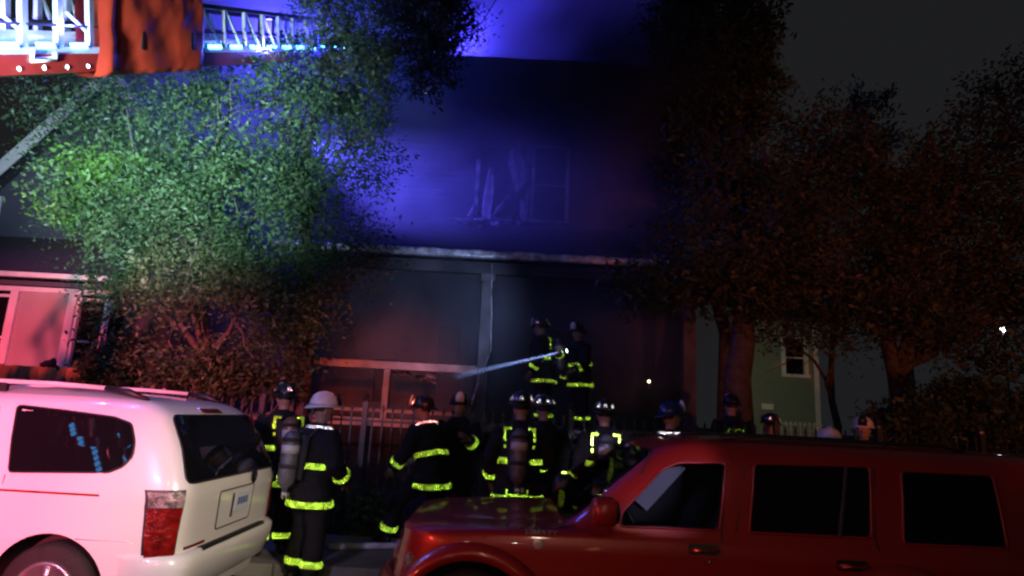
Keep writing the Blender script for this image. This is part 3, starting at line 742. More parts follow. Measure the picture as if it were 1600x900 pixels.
bm = bmesh.new(); bx(bm, (rp(1188, 633).x, -.12, rp(1195, 640).z), (rp(1206, 633).x, -.03, rp(1195, 631).z)); obj("ledge", bm, "white_trim", rh)
# lattice panel and leaning ladder beside it
lt = tag(empty("lattice_panel", (at(1252, 668, 18).x, 18, 1.0)), "pale garden lattice panel below the green house window", "lattice")
for k in range(9):
    bm = bmesh.new(); beam(bm, (-.55 + .13 * k, 0, 0), (-.55 + .13 * k, 0, .95), .03, .02); obj("lath", bm, "tan_panel", lt)
for k in range(6):
    bm = bmesh.new(); beam(bm, (-.6, -.025, .08 + .16 * k), (.6, -.025, .08 + .16 * k), .03, .02); obj("lath", bm, "tan_panel", lt)
# distant lights in the dark
for px, py, r_, lab in ((1567, 515, .07, "bright white yard lamp far right between the dark trees"), (1014, 596, .03, "tiny warm porch lamp in the dark gap right of the porch")):
    c = at(px, py, 18.5 if px > 1200 else 13.2); g = 1.0
    root = tag(empty("yard_lamp", (c.x, c.y, g)), lab, "lamp")
    bm = bmesh.new(); tube(bm, [(0, 0, 0), (0, 0, c.z - g - r_ * 1.3)], .03, 8); lathe(bm, [(.05, 0), (r_ * 1.2, .02), (r_ * .5, r_ * .5)], (0, 0, c.z - g + r_ * .9), 12); obj("post", bm, "iron", root, True)
    bm = bmesh.new(); ball(bm, (0, 0, c.z - g), r_, 14, 10); obj("globe", bm, "lamp_lens" if px > 1200 else "warm_bulb", root, True)

# ------------------------------------------------------------------ fences
FY = 8.95
fe = tag(empty("iron_fence", (0, FY, .12)), "black iron picket fence with taller posts along the front yard, red lit at left", "fence")
ftop = at(340, 622, FY).z - .12
bmp = bmesh.new()
beam(bmp, (0, 0, .02), (0, 0, ftop - .05), .022)
lathe(bmp, [(.011, 0), (.022, .015), (.014, .05), (.002, .09)], (0, 0, ftop - .06), 6)
pk0 = obj("picket", bmp, "iron", fe); pk0.location = (-7.2, 0, 0)
bmq = bmesh.new(); bx(bmq, (-.035, -.035, -.15), (.035, .035, ftop + .06)); lathe(bmq, [(.05, 0), (.05, .03), (.025, .05), (.04, .085), (.005, .13)], (0, 0, ftop + .06), 8)
po0 = None
x = -7.2; k = 0
posts_px = [255, 412]
post_x = sorted([at(p, 620, FY).x for p in posts_px] + [at(412, 620, FY).x + 1.41 * i for i in range(1, 8)] + [at(255, 620, FY).x - 1.41 * i for i in (1, 2)])
for xp in post_x:
    if po0 is None: po0 = obj("fence_post", bmq, "iron", fe); o = po0
    else: o = po0.copy(); COL.objects.link(o); o.parent = fe
    o.location = (xp, 0, 0)
x = -7.2
while x < 7.4:
    x += .138
    if min(abs(x - p) for p in post_x) < .06: continue
    if .1 < x < 1.3 and False: continue
    o = pk0.copy(); COL.objects.link(o); o.parent = fe; o.location = (x, 0, random.uniform(-.006, .006)); o.rotation_euler = (0, random.uniform(-.006, .006), 0)
for z in (.12, ftop - .2):
    bm = bmesh.new(); beam(bm, (-7.2, .025, z), (7.4, .025, z), .02, .035); obj("rail", bm, "iron", fe)

cf = tag(empty("wooden_fence", (at(80, 590, 9.9).x, 9.9, .4)), "orange lit cedar board fence in front of the pale sunroom", "fence")
C0 = Vector(cf.location); ct = at(80, 573, 9.9).z - C0.z
wbd = 13.8 * 9.9 / F
for k in range(-14, 6):
    j = random.uniform(-.012, .012)
    bm = box((-wbd / 2 + .003, -.012 + j * .3, 0), (wbd / 2 - .003, .012 + j * .3, ct + j), .003, 1)
    o = obj("board", bm, "cedar", cf); o.location = (k * wbd, random.uniform(-.004, .004), 0)
for z in (.2, ct - .25):
    bm = bmesh.new(); bx(bm, (-14.5 * wbd, .018, z), (5.5 * wbd, .055, z + .09)); obj("rail", bm, "cedar", cf)
c = at(78, 567, 9.88); bd = bmesh.new()
ball(bd, (0, 0, 0), (.1, .07, .055), 14, 10); ball(bd, (.045, 0, .04), (.055, .05, .05), 12, 8); ball(bd, (-.09, 0, -.02), (.06, .05, .04), 12, 8); tube(bd, [(.08, 0, -.02), (.13, 0, -.05), (.14, .01, -.1)], [.03, .025, .015], 8)
tag(obj("cloth_bundle", remeshed(bd, .012, 2, .006, 18), "turnout_black", None, True, (c.x, c.y, C0.z + ct + .045)), "small black cloth bundle lying on top of the cedar fence", "cloth")

# wire added from house wall to street, with reflective beads for small glints
wa_, wb_ = at(655, 152, 13.35), at(812, -60, 8.0)
sd = tag(empty("glint_wire", wa_), "thin wire added to carry bright glints slanting up beside the dark tree tip", "wire")
pts = [wa_.lerp(wb_, k / 24) - Vector((0, 0, .25 * math.sin(math.pi * k / 24))) - wa_ for k in range(25)]
bm = bmesh.new(); tube(bm, pts, .008, 6); obj("wire_strand", bm, "black_plastic", sd, True)
for k, rr in ((2, .035), (3, .05), (4, .03), (9, .05), (10, .035)):
    bm = bmesh.new(); d_ = (pts[k + 1] - pts[k]); tube(bm, [pts[k] - d_ * .16, pts[k], pts[k] + d_ * .2], [rr * .5, rr, rr * .4], 8); obj("wire_glint", bm, "silver_tape", sd, True)

# cable and pike pole near the middle post
bm = bmesh.new(); tube(bm, wig(at(769, 412, 11.2), at(767, 548, 10.9), 5, .004), .013, 6); tube(bm, [at(767, 548, 10.9), at(750, 590, 10.6), at(731, 648, 9.7)], .016, 6)
tag(obj("hanging_cable", bm, "scorched_trim", None, True), "thin cable hanging beside the middle porch post down to the crew", "cable")
# ------------------------------------------------------------------ vehicles
class Shell:
    """A car body as a stack of rounded plan outlines: front end, rear end and half width given by height."""
    def __init__(s, cx_y, xf, xr, w, zs, zroof, crown, n=9.0, bulge=0.0):
        s.cy = cx_y; s.xf = xf; s.xr = xr; s.w = w; s.zs = zs; s.n = n; s.zr = zroof; s.crown = crown
    def dims(s, z):
        a, b = lerp(s.xf, z), lerp(s.xr, z); return (a + b) / 2, (b - a) / 2, lerp(s.w, z)
    def side_y(s, x, z):
        c, a, w = s.dims(z); t = min(.9999, abs(x - c) / a); return s.cy - w * (1 - t ** s.n) ** (1 / s.n)
    def rear_x(s, y, z):
        c, a, w = s.dims(z); t = min(.9999, abs(y - s.cy) / w); return c + a * (1 - t ** s.n) ** (1 / s.n)
    def ring(s, bm, z, M_=112, k=1.0, zz=None):
        c, a, w = s.dims(z); out = []
        for i in range(M_):
            # denser at the corners
            t = 2 * math.pi * i / M_
            ct, st = math.cos(t), math.sin(t)
            p = 2 / s.n
            x = math.copysign(abs(ct) ** p, ct); y = math.copysign(abs(st) ** p, st)
            out.append(bm.verts.new((c + a * x * k, s.cy + w * y * k, z if zz is None else zz)))
        return out
    def body(s, M_=112, shrink=0.0):
        bm = bmesh.new(); rings = [s.ring(bm, z, M_) for z in s.zs]
        for q in (.97, .93, .87, .78, .66, .5, .3, .12):
            rings.append(s.ring(bm, s.zr, M_, q, s.zr + s.crown * (1 - ((q - .0) ** 3))))
        for a, b in zip(rings, rings[1:]):
            for k in range(M_): bm.faces.new((a[k], a[(k + 1) % M_], b[(k + 1) % M_], b[k]))
        bm.faces.new(rings[0][::-1]); bm.faces.new(rings[-1])
        return bm
    def px_side(s, px, py, off=0.0):
        y = s.cy - lerp(s.w, 1.0)
        for _ in range(6):
            p = at(px, py, y); y = s.side_y(p.x, p.z) - off
        return (p.x, p.z)
    def px_rear(s, px, py):
        """pixel on the rear face -> (y, z)"""
        lo, hi = s.cy - 1.2, s.cy + 1.2
        for _ in range(40):
            m = (lo + hi) / 2; p = at(px, py, m)
            if p.x > s.rear_x(max(min(m, s.cy + .999 * lerp(s.w, p.z)), s.cy - .999 * lerp(s.w, p.z)), p.z): hi = m
            else: lo = m
        p = at(px, py, (lo + hi) / 2); return (p.y, p.z)

def dense(poly, step):
    out = []
    for i, p in enumerate(poly):
        q = poly[(i + 1) % len(poly)]; n = max(1, int(math.dist(p, q) / step))
        for k in range(n): out.append((p[0] + (q[0] - p[0]) * k / n, p[1] + (q[1] - p[1]) * k / n))
    return out
def rounded(poly, r, seg=5):
    out = []
    n = len(poly)
    for i in range(n):
        p = Vector(poly[i]); a = Vector(poly[i - 1]) - p; b = Vector(poly[(i + 1) % n]) - p
        rr = min(r, a.length * .45, b.length * .45); s = p + a.normalized() * rr; e = p + b.normalized() * rr
        for k in range(seg + 1):
            t = k / seg; q = s * (1 - t) ** 2 + p * 2 * t * (1 - t) + e * t * t; out.append((q.x, q.y))
    return out
def patch(name, poly, fn, off, m, parent, depth=.02, step=.05, r=0.0, smooth=True):
    """Panel over outline poly (u, v) laid on a surface fn(u, v, off) -> xyz, with a skirt going inward."""
    if r: poly = rounded(poly, r)
    poly = dense(poly, step)
    us = [p[0] for p in poly]; vs2 = [p[1] for p in poly]; n = len(poly)
    pts = [Vector(p) for p in poly]; edges = [(i, (i + 1) % n) for i in range(n)]
    def inside(u, v):
        c = False
        for i in range(n):
            x1, y1 = poly[i]; x2, y2 = poly[(i + 1) % n]
            if (y1 > v) != (y2 > v) and u < (x2 - x1) * (v - y1) / (y2 - y1) + x1: c = not c
        return c
    nu = max(1, int((max(us) - min(us)) / step)); nv = max(1, int((max(vs2) - min(vs2)) / step))
    for i in range(1, nu):
        for j in range(1, nv):
            u = min(us) + (max(us) - min(us)) * i / nu; v = min(vs2) + (max(vs2) - min(vs2)) * j / nv
            if inside(u, v): pts.append(Vector((u, v)))
    vv, ee, ff, *_ = delaunay_2d_cdt(pts, edges, [list(range(n))], 1, 1e-6)
    bm = bmesh.new()
    V = [bm.verts.new(fn(p.x, p.y, off)) for p in vv]
    for f in ff:
        try: bm.faces.new([V[i] for i in f])
        except ValueError: pass
    bnd = [e for e in bm.edges if len(e.link_faces) == 1]
    back = {}
    bm.verts.index_update()
    for e in bnd:
        for v in e.verts:
            if v.index not in back: back[v.index] = None
    idx = {i: vv[i] for i in back}
    for i in back: back[i] = bm.verts.new(fn(vv[i].x, vv[i].y, off - depth))
    for e in bnd:
        a, b = e.verts; bm.faces.new((a, b, back[b.index], back[a.index]))
    o = obj(name, bm, m, parent, False)
    if smooth:
        # flat skirt, smooth face
        me = o.data
        for p in me.polygons: p.use_smooth = False
    return o
def trim(name, poly, fn, off, rad, m, parent, r=0.0, closed=True):
    if r: poly = rounded(poly, r)
    q = dense(poly, .06) if closed else poly
    pts = [fn(u, v, off) for u, v in q]
    if closed: pts.append(pts[0]); pts.append(pts[1])
    bm = bmesh.new(); tube(bm, pts, rad, 6, cap=not closed); return obj(name, bm, m, parent, True)

def wheel(parent, x, y, z, r, w, out=-1):
    """wheel > tyre, rim spokes; axis along Y, outer face towards out."""
    rt = Matrix.Rotation(math.pi / 2, 3, 'X')
    bm = bmesh.new()
    prof = [(r * .62, -w / 2 * .9), (r * .9, -w / 2), (r * .985, -w / 2 * .75), (r, -w * .2), (r, w * .2), (r * .985, w / 2 * .75), (r * .9, w / 2), (r * .62, w / 2 * .9)]
    lathe(bm, prof, (0, 0, 0), 40, rt)
    o = obj("wheel", bm, "rubber", parent, True, (x, y, z))
    bm = bmesh.new()
    lathe(bm, [(r * .64, -.02), (r * .66, .02), (r * .6, .035), (r * .55, 0.01)], (0, out * w / 2 * .86, 0), 36, Matrix.Rotation(math.pi / 2 * -out, 3, 'X'))
    lathe(bm, [(r * .16, 0), (r * .15, .045), (r * .05, .05)], (0, out * w / 2 * .8, 0), 16, Matrix.Rotation(math.pi / 2 * -out, 3, 'X'))
    for k in range(5):
        a = 2 * math.pi * k / 5 + .3
        d = Vector((math.cos(a), 0, math.sin(a)))
        tube(bm, [Vector((0, out * w / 2 * .92, 0)) + d * r * .1, Vector((0, out * w / 2 * .98, 0)) + d * r * .35, Vector((0, out * w / 2 * .9, 0)) + d * r * .6], [(r * .09, r * .05), (r * .075, r * .05), (r * .10, r * .05)], 8, ref=d.cross(Vector((0, 1, 0))))
    obj("rim", bm, "alloy", o, True)
    return o

# ---- white minivan
van = tag(empty("minivan", (-4.9, 5.7, 0)), "white minivan with tinted rear glass and roof rails parked at the kerb at left", "minivan")
VC = Vector(van.location)
VN = 4.72; VWD = .99; vcy = VN + VWD
XR = at(291, 790, 4.80).x
VS = Shell(vcy,
    xf=[(.2, -7.3), (.5, -7.42), (.8, -7.3), (.95, -7.0), (1.05, -6.4), (1.15, -6.1), (1.6, -5.3), (1.74, -4.95)],
    xr=[(.2, XR - .10), (.4, XR - .03), (.62, XR - .02), (1.0, XR), (1.1, XR - .02), (1.35, XR - .14), (1.58, XR - .29), (1.645, XR - .40), (1.675, XR - .50)],
    w=[(.2, .90), (.4, .96), (.7, .99), (1.0, .985), (1.12, .965), (1.35, .915), (1.57, .845), (1.64, .79), (1.675, .72)],
    zs=[.2, .24, .3, .4, .5, .6, .7, .8, .9, .96, 1.0, 1.05, 1.08, 1.12, 1.16, 1.2, 1.3, 1.4, 1.5, 1.56, 1.60, 1.625, 1.645, 1.662, 1.675], zroof=1.675, crown=.06, n=14.0)
def vs_fn(x, z, off): return Vector((x, VS.side_y(x, z) - off, z)) - VC
def vr_fn(y, z, off): return Vector((VS.rear_x(y, z) + off, y, z)) - VC
VWX, VWZ = at(66, 905, VN).x, .335
def cyl_cut(x, z, r, y0, y1):
    bm = bmesh.new(); tube(bm, [(x, y0, z), (x, y1, z)], r, 48); me = bpy.data.meshes.new("cut")
    bmesh.ops.recalc_face_normals(bm, faces=bm.faces); bm.to_mesh(me); bm.free(); me.polygons.foreach_set('material_index', [1] * len(me.polygons)); o = bpy.data.objects.new("cut", me); COL.objects.link(o); return o
def cut_body(bm, cutters, name):
    me = baked(bm, [('BOOLEAN', dict(operation='DIFFERENCE', object=c, solver='EXACT')) for c in cutters], name)
    for c in cutters:
        bpy.data.objects.remove(c)
    return me
cuts = [cyl_cut(VWX, VWZ, .405, VN - .3, VN + .32), cyl_cut(VWX, VWZ, .405, vcy + VWD - .32, vcy + VWD + .3), cyl_cut(VWX - 3.02, VWZ, .405, VN - .3, VN + .32), cyl_cut(VWX - 3.02, VWZ, .405, vcy + VWD - .32, vcy + VWD + .3)]
me = cut_body(VS.body(), cuts, "body"); me.transform(Matrix.Translation(-VC))
mi = [0] * len(me.polygons); me.polygons.foreach_get("material_index", mi); me.materials.clear()
for x_ in ("white_paint_car", "car_lining"): me.materials.append(M[x_])
me.polygons.foreach_set("material_index", mi)
vb = obj("body", me, None, van, True)
def sharpen(o, ang=40):
    bm = bmesh.new(); bm.from_mesh(o.data)
    for e in bm.edges:
        if len(e.link_faces) == 2 and e.calc_face_angle(0) > R(ang): e.smooth = False
    bm.to_mesh(o.data); bm.free()
sharpen(vb)
for wx in (VWX, VWX - 3.02):
    for yy, out in ((VN + .13, -1), (vcy + VWD - .13, 1)):
        wheel(van, wx - VC.x, yy - VC.y, VWZ, .335, .22, out)
S_ = lambda *pp: [VS.px_side(*p) for p in pp]
q = S_((30, 633), (100, 641), (180, 652), (206, 662), (211, 690), (208, 712), (194, 728), (170, 738), (14, 737))
patch("side_window", q, vs_fn, .004, "black_glass", van, .012, .06, .03)
trim("window_seal", q, vs_fn, .004, .008, "black_plastic", van, .03)
q = S_((-240, 618), (3, 631), (-10, 737), (-260, 735))
patch("side_window", q, vs_fn, .004, "black_glass", van, .012, .06, .05)
q = S_((-520, 620), (-262, 622), (-285, 737), (-600, 760)); patch("side_window", q, vs_fn, .004, "black_glass", van, .012, .06, .05)
# rear window, painted tailgate seams, lights
RQ = lambda *pp: [VS.px_rear(*p) for p in pp]
yl, yr_ = vcy - .76, vcy + .76
rw = [(vcy - .72, 1.575), (vcy + .72, 1.575), (vcy + .86, 1.10), (vcy - .86, 1.10)]
patch("rear_window", rw, vr_fn, .006, "black_glass", van, .02, .07, .06)
trim("window_seal", rw, vr_fn, .005, .008, "black_plastic", van, .06)
patch("brake_light", [(vcy - .18, 1.628), (vcy + .18, 1.628), (vcy + .18, 1.596), (vcy - .18, 1.596)], vr_fn, .02, "red_lens", van, .03, .05, .01)
# tail lights wrap the rear corners: one outline seen from behind, curved onto the side
def corner_fn(sgn):
    def fn(t, z, off):
        # t runs along the plan outline round the corner: 0 on the rear, 1 on the side
        c, a, w = VS.dims(z); ang = (math.pi / 2) * t; p = 2 / VS.n
        x = math.cos(ang); y = math.sin(ang)
        return Vector((c + a * abs(x) ** p + off * max(.2, x), vcy + sgn * (w * abs(y) ** p + off * max(.2, y)), z)) - VC
    return fn
def tail(sgn):
    f = corner_fn(sgn)
    t0, t1 = .12, .985
    # angles chosen so the lamp reaches ~20 cm along each face
    def ang_rear(d, z):
        c, a, w = VS.dims(z); y = max(.01, (w - d) / w); return 2 / math.pi * math.asin(min(1, y ** (VS.n / 2)))
    def ang_side(d, z):
        c, a, w = VS.dims(z); x = max(.01, (a - d) / a); return 2 / math.pi * math.acos(min(1, x ** (VS.n / 2)))
    zt, zb = 1.045, .60
    def outline(za, zb_, da, db):
        L = [(ang_rear(da, zb_ + (za - zb_) * k / 6), zb_ + (za - zb_) * k / 6) for k in range(7)]
        Rr = [(ang_side(db - .05 * (1 - (zb_ + (za - zb_) * k / 6 - .6) / .45), zb_ + (za - zb_) * k / 6), zb_ + (za - zb_) * k / 6 - .0) for k in range(6, -1, -1)]
        return L + Rr
    h = tag(obj("tail_light", bmesh.new(), "black_plastic", van))
    patch("housing", outline(zt + .012, zb - .012, .115, .27), f, .003, "black_plastic", h, .01, .04)
    patch("red_lens", outline(.935, zb, .10, .255), f, .022, "red_lens", h, .022, .03)
    patch("clear_lens", outline(zt, .94, .10, .25), f, .022, "clear_lens", h, .022, .03)
tail(-1); tail(1)
# bumper: a stepped bar round the rear
bmz = [(.28, -.01), (.33, .055), (.52, .075), (.585, .07), (.615, .03), (.62, -.01)]
bm = bmesh.new(); prev = None
N_ = 60
for i in range(N_ + 1):
    t = -1.0 + 2.0 * i / N_
    sgn = 1 if t >= 0 else -1; ang = abs(t) ** 1.0
    row = []
    for z, o_ in bmz:
        c, a, w = VS.dims(z); A = ang * math.acos(((a - .42) / a) ** (VS.n / 2)); p = 2 / VS.n
        # go from rear centre (A small in y) to the side
        x = math.cos(A) ** p; y = math.sin(A) ** p
        fade = 1.0 if ang < .85 else max(0.0, (1 - ang) / .15)
        row.append(bm.verts.new(Vector((c + a * x + o_ * (.35 + .65 * x) * (1 if o_ > 0 else 1), vcy + sgn * (w * y + max(o_, 0) * .35 * y * fade), z)) - VC))
    if prev:
        for k in range(len(row) - 1): bm.faces.new((prev[k], prev[k + 1], row[k + 1], row[k]))
    prev = row
obj("rear_bumper", bm, "white_paint_car", van, True)
bm = bmesh.new()
for y0, y1 in ((vcy - .62, vcy + .62),):
    prev = None
    for i in range(25):
        y = y0 + (y1 - y0) * i / 24; x = VS.rear_x(y, .6)
        row = [bm.verts.new(Vector((x + .005, y, .622)) - VC), bm.verts.new(Vector((x + .045, y, .627)) - VC), bm.verts.new(Vector((x + .06, y, .60)) - VC)]
        if prev:
            for k in range(2): bm.faces.new((prev[k], prev[k + 1], row[k + 1], row[k]))
        prev = row
obj("bumper_pad", bm, "black_plastic", van, True)
# plate recess, plate, emblem, lettering strip
patch("plate_recess", [(vcy - .36, .99), (vcy + .34, .99), (vcy + .32, .70), (vcy - .34, .70)], vr_fn, .003, "white_paint_car", van, .01, .06, .03)
trim("recess_edge", [(vcy - .36, .99), (vcy + .34, .99), (vcy + .32, .70), (vcy - .34, .70)], vr_fn, .002, .006, "black_plastic", van, .03)
pl = patch("licence_plate", [(vcy - .06, .945), (vcy + .25, .945), (vcy + .25, .79), (vcy - .06, .79)], vr_fn, .014, "plate", van, .01, .08, .012)
for i in range(4):
    y = vcy + .0 + .055 * i; patch("plate_mark", [(y, .905), (y + .035, .905), (y + .035, .845), (y, .845)], vr_fn, .017, "plate_ink", pl, .003, .06)
patch("plate_bracket", [(vcy - .10, .95), (vcy - .075, .95), (vcy - .075, .76), (vcy - .10, .76)], vr_fn, .012, "black_plastic", van, .01, .06)
bm = bmesh.new(); cc = vr_fn(vcy + .30, 1.055, .012); rt = Matrix.Rotation(math.pi / 2, 3, 'Y')
lathe(bm, [(.055, 0), (.062, .012), (.05, .016)], cc, 24, rt); obj("emblem", bm, "emblem", van, True)
patch("trim_lettering", [(vcy - .80, .655), (vcy - .50, .655), (vcy - .50, .635), (vcy - .80, .635)], vr_fn, .006, "red_lens", van, .006, .06)
# side groove of the sliding door and door seams
g = S_((-200, 756), (0, 763.5), (155, 772.5)); g2_ = S_((155, 776), (0, 767), (-200, 759.5))
patch("door_rail", g + g2_, vs_fn, .003, "red_lens", van, .004, .08)
for a, b in (((8, 742), (-25, 850)),):
    g = S_(a, (a[0] - 12, 790), b); pts = [vs_fn(u, v, .001) for u, v in g]; bm = bmesh.new(); tube(bm, pts, .004, 6); obj("door_seam", bm, "black_plastic", van)
# the bumper line pressed into the flank
g = S_((118, 842), (200, 847), (292, 852)); pts = [vs_fn(u, v, .002) for u, v in g]; bm = bmesh.new(); tube(bm, pts, .005, 6); obj("bumper_seam", bm, "white_paint_car", van, True)
# roof rails: silver bar, dark feet
for y in (vcy - .66, vcy + .66):
    bar = [(-5.2, 1.69), (-4.4, 1.765), (-3.5, 1.765), (-3.06, 1.75)]
    bm = bmesh.new(); tube(bm, [Vector((x, y, z - .0)) - VC for x, z in bar], [(.022, .018)] * 4, 10, ref=Vector((0, 1, 0))); o = obj("roof_rail", bm, "white_trim", van, True)
    for xa, za, xb, zb, xc, zc in ((-3.10, 1.75, -2.92, 1.728, -2.76, 1.69), (-5.16, 1.69, -5.3, 1.68, -5.42, 1.66)):
        bm = bmesh.new(); tube(bm, [Vector((xa, y, za)) - VC, Vector((xb, y, zb)) - VC, Vector((xc, y, zc - .01)) - VC], [(.027, .024), (.032, .03), (.02, .012)], 10, ref=Vector((0, 1, 0))); obj("rail_foot", bm, "black_plastic", o, True)
    bm = bmesh.new(); bx(bm, Vector((-4.0, y - .018, 1.68)) - VC, Vector((-3.86, y + .018, 1.758)) - VC); obj("rail_foot", bm, "black_plastic", o)

# ---- red suv
suv = tag(empty("suv", (1.4, 5.2, 0)), "dark red boxy off-road car parked at the kerb in the right foreground", "car")
SC = Vector(suv.location)
SN = 4.32; SWD = .92; scy = SN + SWD
SS = Shell(scy,
    xf=[(.25, -.73), (.45, -.74), (.62, -.71), (.80, -.68), (.90, -.66), (.935, -.66), (.955, -.56), (.972, -.34), (.985, .05), (.995, .33), (1.01, .42), (1.3, .78), (1.5, 1.03), (1.56, 1.13), (1.60, 1.28)],
    xr=[(.25, 3.9), (.5, 3.98), (1.0, 3.98), (1.3, 3.92), (1.5, 3.86), (1.56, 3.82), (1.60, 3.74)],
    w=[(.25, .84), (.45, .90), (.7, .92), (.9, .915), (.955, .90), (.985, .885), (1.02, .88), (1.3, .83), (1.48, .785), (1.55, .74), (1.60, .66)],
    zs=[.25, .3, .4, .5, .6, .7, .8, .86, .9, .92, .935, .945, .955, .963, .972, .979, .985, .990, .995, 1.003, 1.01, 1.04, 1.1, 1.2, 1.3, 1.4, 1.48, 1.52, 1.55, 1.575, 1.60], zroof=1.60, crown=.045, n=9.0)
def ss_fn(x, z, off): return Vector((x, SS.side_y(x, z) - off, z)) - SC
S2 = lambda *pp: [SS.px_side(*p) for p in pp]
SWX, SWZ = at(733, 930, SN).x, .36
def box_cut(poly_xz, y0, y1):
    bm = bmesh.new(); a = [bm.verts.new((x, y0, z)) for x, z in poly_xz]; b = [bm.verts.new((x, y1, z)) for x, z in poly_xz]; n = len(a)
    bm.faces.new(a); bm.faces.new(b[::-1])
    for i in range(n): bm.faces.new((a[i], b[i], b[(i + 1) % n], a[(i + 1) % n]))
    bmesh.ops.recalc_face_normals(bm, faces=bm.faces); me = bpy.data.meshes.new("cut"); bm.to_mesh(me); bm.free(); o = bpy.data.objects.new("cut", me); COL.objects.link(o); return o
fw = S2((968, 822), (972, 800), (1034, 733), (1062, 722), (1134, 723), (1124, 829))
rwn = S2((1170, 832), (1178, 724), (1358, 729), (1361, 841))
cw = S2((1411, 850), (1407, 735), (1550, 743), (1574, 857))
# cabin: hollow so the front windows and windscreen can be looked through
class Cab(Shell): pass
CB = Shell(scy, xf=[(a, b + .07) for a, b in ((.6, .5), (1.0, .5), (1.3, .78), (1.5, 1.03), (1.56, 1.13))], xr=[(.6, 3.4), (1.5, 3.35), (1.56, 3.3)],
           w=[(.6, .80), (1.0, .80), (1.3, .765), (1.5, .71), (1.56, .64)], zs=[.6, .8, 1.0, 1.1, 1.2, 1.3, 1.4, 1.5, 1.56], zroof=1.56, crown=.02, n=9)
bmc = CB.body(80); bmesh.ops.recalc_face_normals(bmc, faces=bmc.faces); mec = bpy.data.meshes.new("cut"); bmc.to_mesh(mec); bmc.free(); mec.polygons.foreach_set('material_index', [1] * len(mec.polygons)); oc = bpy.data.objects.new("cut", mec); COL.objects.link(oc)
front_hole = rounded(fw, .04)
def screen_cut():
    # slot through the windscreen, slanted with it
    bm = bmesh.new()
    p = [(.36, -.70, 1.06), (.36, .70, 1.06), (.95, .60, 1.50), (.95, -.60, 1.50)]
    a = [bm.verts.new((x - .25, scy + y, z)) for x, y, z in p]; b = [bm.verts.new((x + .45, scy + y, z)) for x, y, z in p]
    bm.faces.new(a); bm.faces.new(b[::-1])
    for i in range(4): bm.faces.new((a[i], b[i], b[(i + 1) % 4], a[(i + 1) % 4]))
    bmesh.ops.recalc_face_normals(bm, faces=bm.faces); me = bpy.data.meshes.new("cut"); bm.to_mesh(me); bm.free(); o = bpy.data.objects.new("cut", me); COL.objects.link(o); return o
cuts = [cyl_cut(SWX, SWZ, .44, SN - .3, SN + .36), cyl_cut(SWX, SWZ, .44, scy + SWD - .36, scy + SWD + .3), cyl_cut(SWX + 2.72, SWZ, .44, SN - .3, SN + .36), cyl_cut(SWX + 2.72, SWZ, .44, scy + SWD - .36, scy + SWD + .3),
        oc, box_cut(front_hole, SN - .5, SN + 2.5), screen_cut()]
me = cut_body(SS.body(), cuts, "body"); me.transform(Matrix.Translation(-SC))
mi = [0] * len(me.polygons); me.polygons.foreach_get("material_index", mi); me.materials.clear()
for x_ in ("red_paint_car", "car_lining"): me.materials.append(M[x_])
me.polygons.foreach_set("material_index", mi)
sb = obj("body", me, None, suv, True)
bm = bmesh.new(); beam(bm, at(1000, 788, 5.75) - SC, at(1060, 722, 5.62) - SC, .15, .03, up=Vector((0, 1, 0))); obj("pillar_trim", bm, "grey_trim", suv); sharpen(sb)
gm = bpy.data.materials.new("window_glass"); gm.use_nodes = True
nt = gm.node_tree; nt.nodes.remove(nt.nodes["Principled BSDF"]); o_ = nt.nodes["Material Output"]
tr = nt.nodes.new("ShaderNodeBsdfTransparent"); tr.inputs["Color"].default_value = (.55, .56, .58, 1); gl = nt.nodes.new("ShaderNodeBsdfGlossy"); gl.inputs["Roughness"].default_value = .03
fr = nt.nodes.new("ShaderNodeFresnel"); fr.inputs["IOR"].default_value = 1.5; mx_ = nt.nodes.new("ShaderNodeMixShader")
nt.links.new(fr.outputs["Fac"], mx_.inputs["Fac"]); nt.links.new(tr.outputs["BSDF"], mx_.inputs[1]); nt.links.new(gl.outputs["BSDF"], mx_.inputs[2]); nt.links.new(mx_.outputs["Shader"], o_.inputs["Surface"]); M["window_glass"] = gm
fd = tag(obj("front_door_glass", bmesh.new(), "window_glass", suv))
bpy.data.objects.remove(fd)
patch("door_window", fw, ss_fn, -.012, "window_glass", suv, .006, .08, .04)
for q in (rwn, cw): patch("door_window" if q is rwn else "cargo_window", q, ss_fn, .003, "black_glass", suv, .02, .07, .035)
for q in (fw, rwn, cw): trim("window_trim", q, ss_fn, .004, .009, "red_paint_car", suv, .035)
bm = bmesh.new(); g = S2((1322, 729), (1312, 839)); tube(bm, [ss_fn(*g[0], .008), ss_fn(*g[1], .008)], [(.016, .006)] * 2, 8); obj("window_divider", bm, "black_plastic", suv)
# windscreen
bm = bmesh.new(); q = [(.37, -.72, 1.03), (.37, .72, 1.03), (.99, .61, 1.52), (.99, -.61, 1.52)]
bm.faces.new([bm.verts.new(Vector((x + .055, scy + y, z)) - SC) for x, y, z in q]); bmesh.ops.solidify(bm, geom=bm.faces[:], thickness=.005); obj("windscreen", bm, "window_glass", suv)
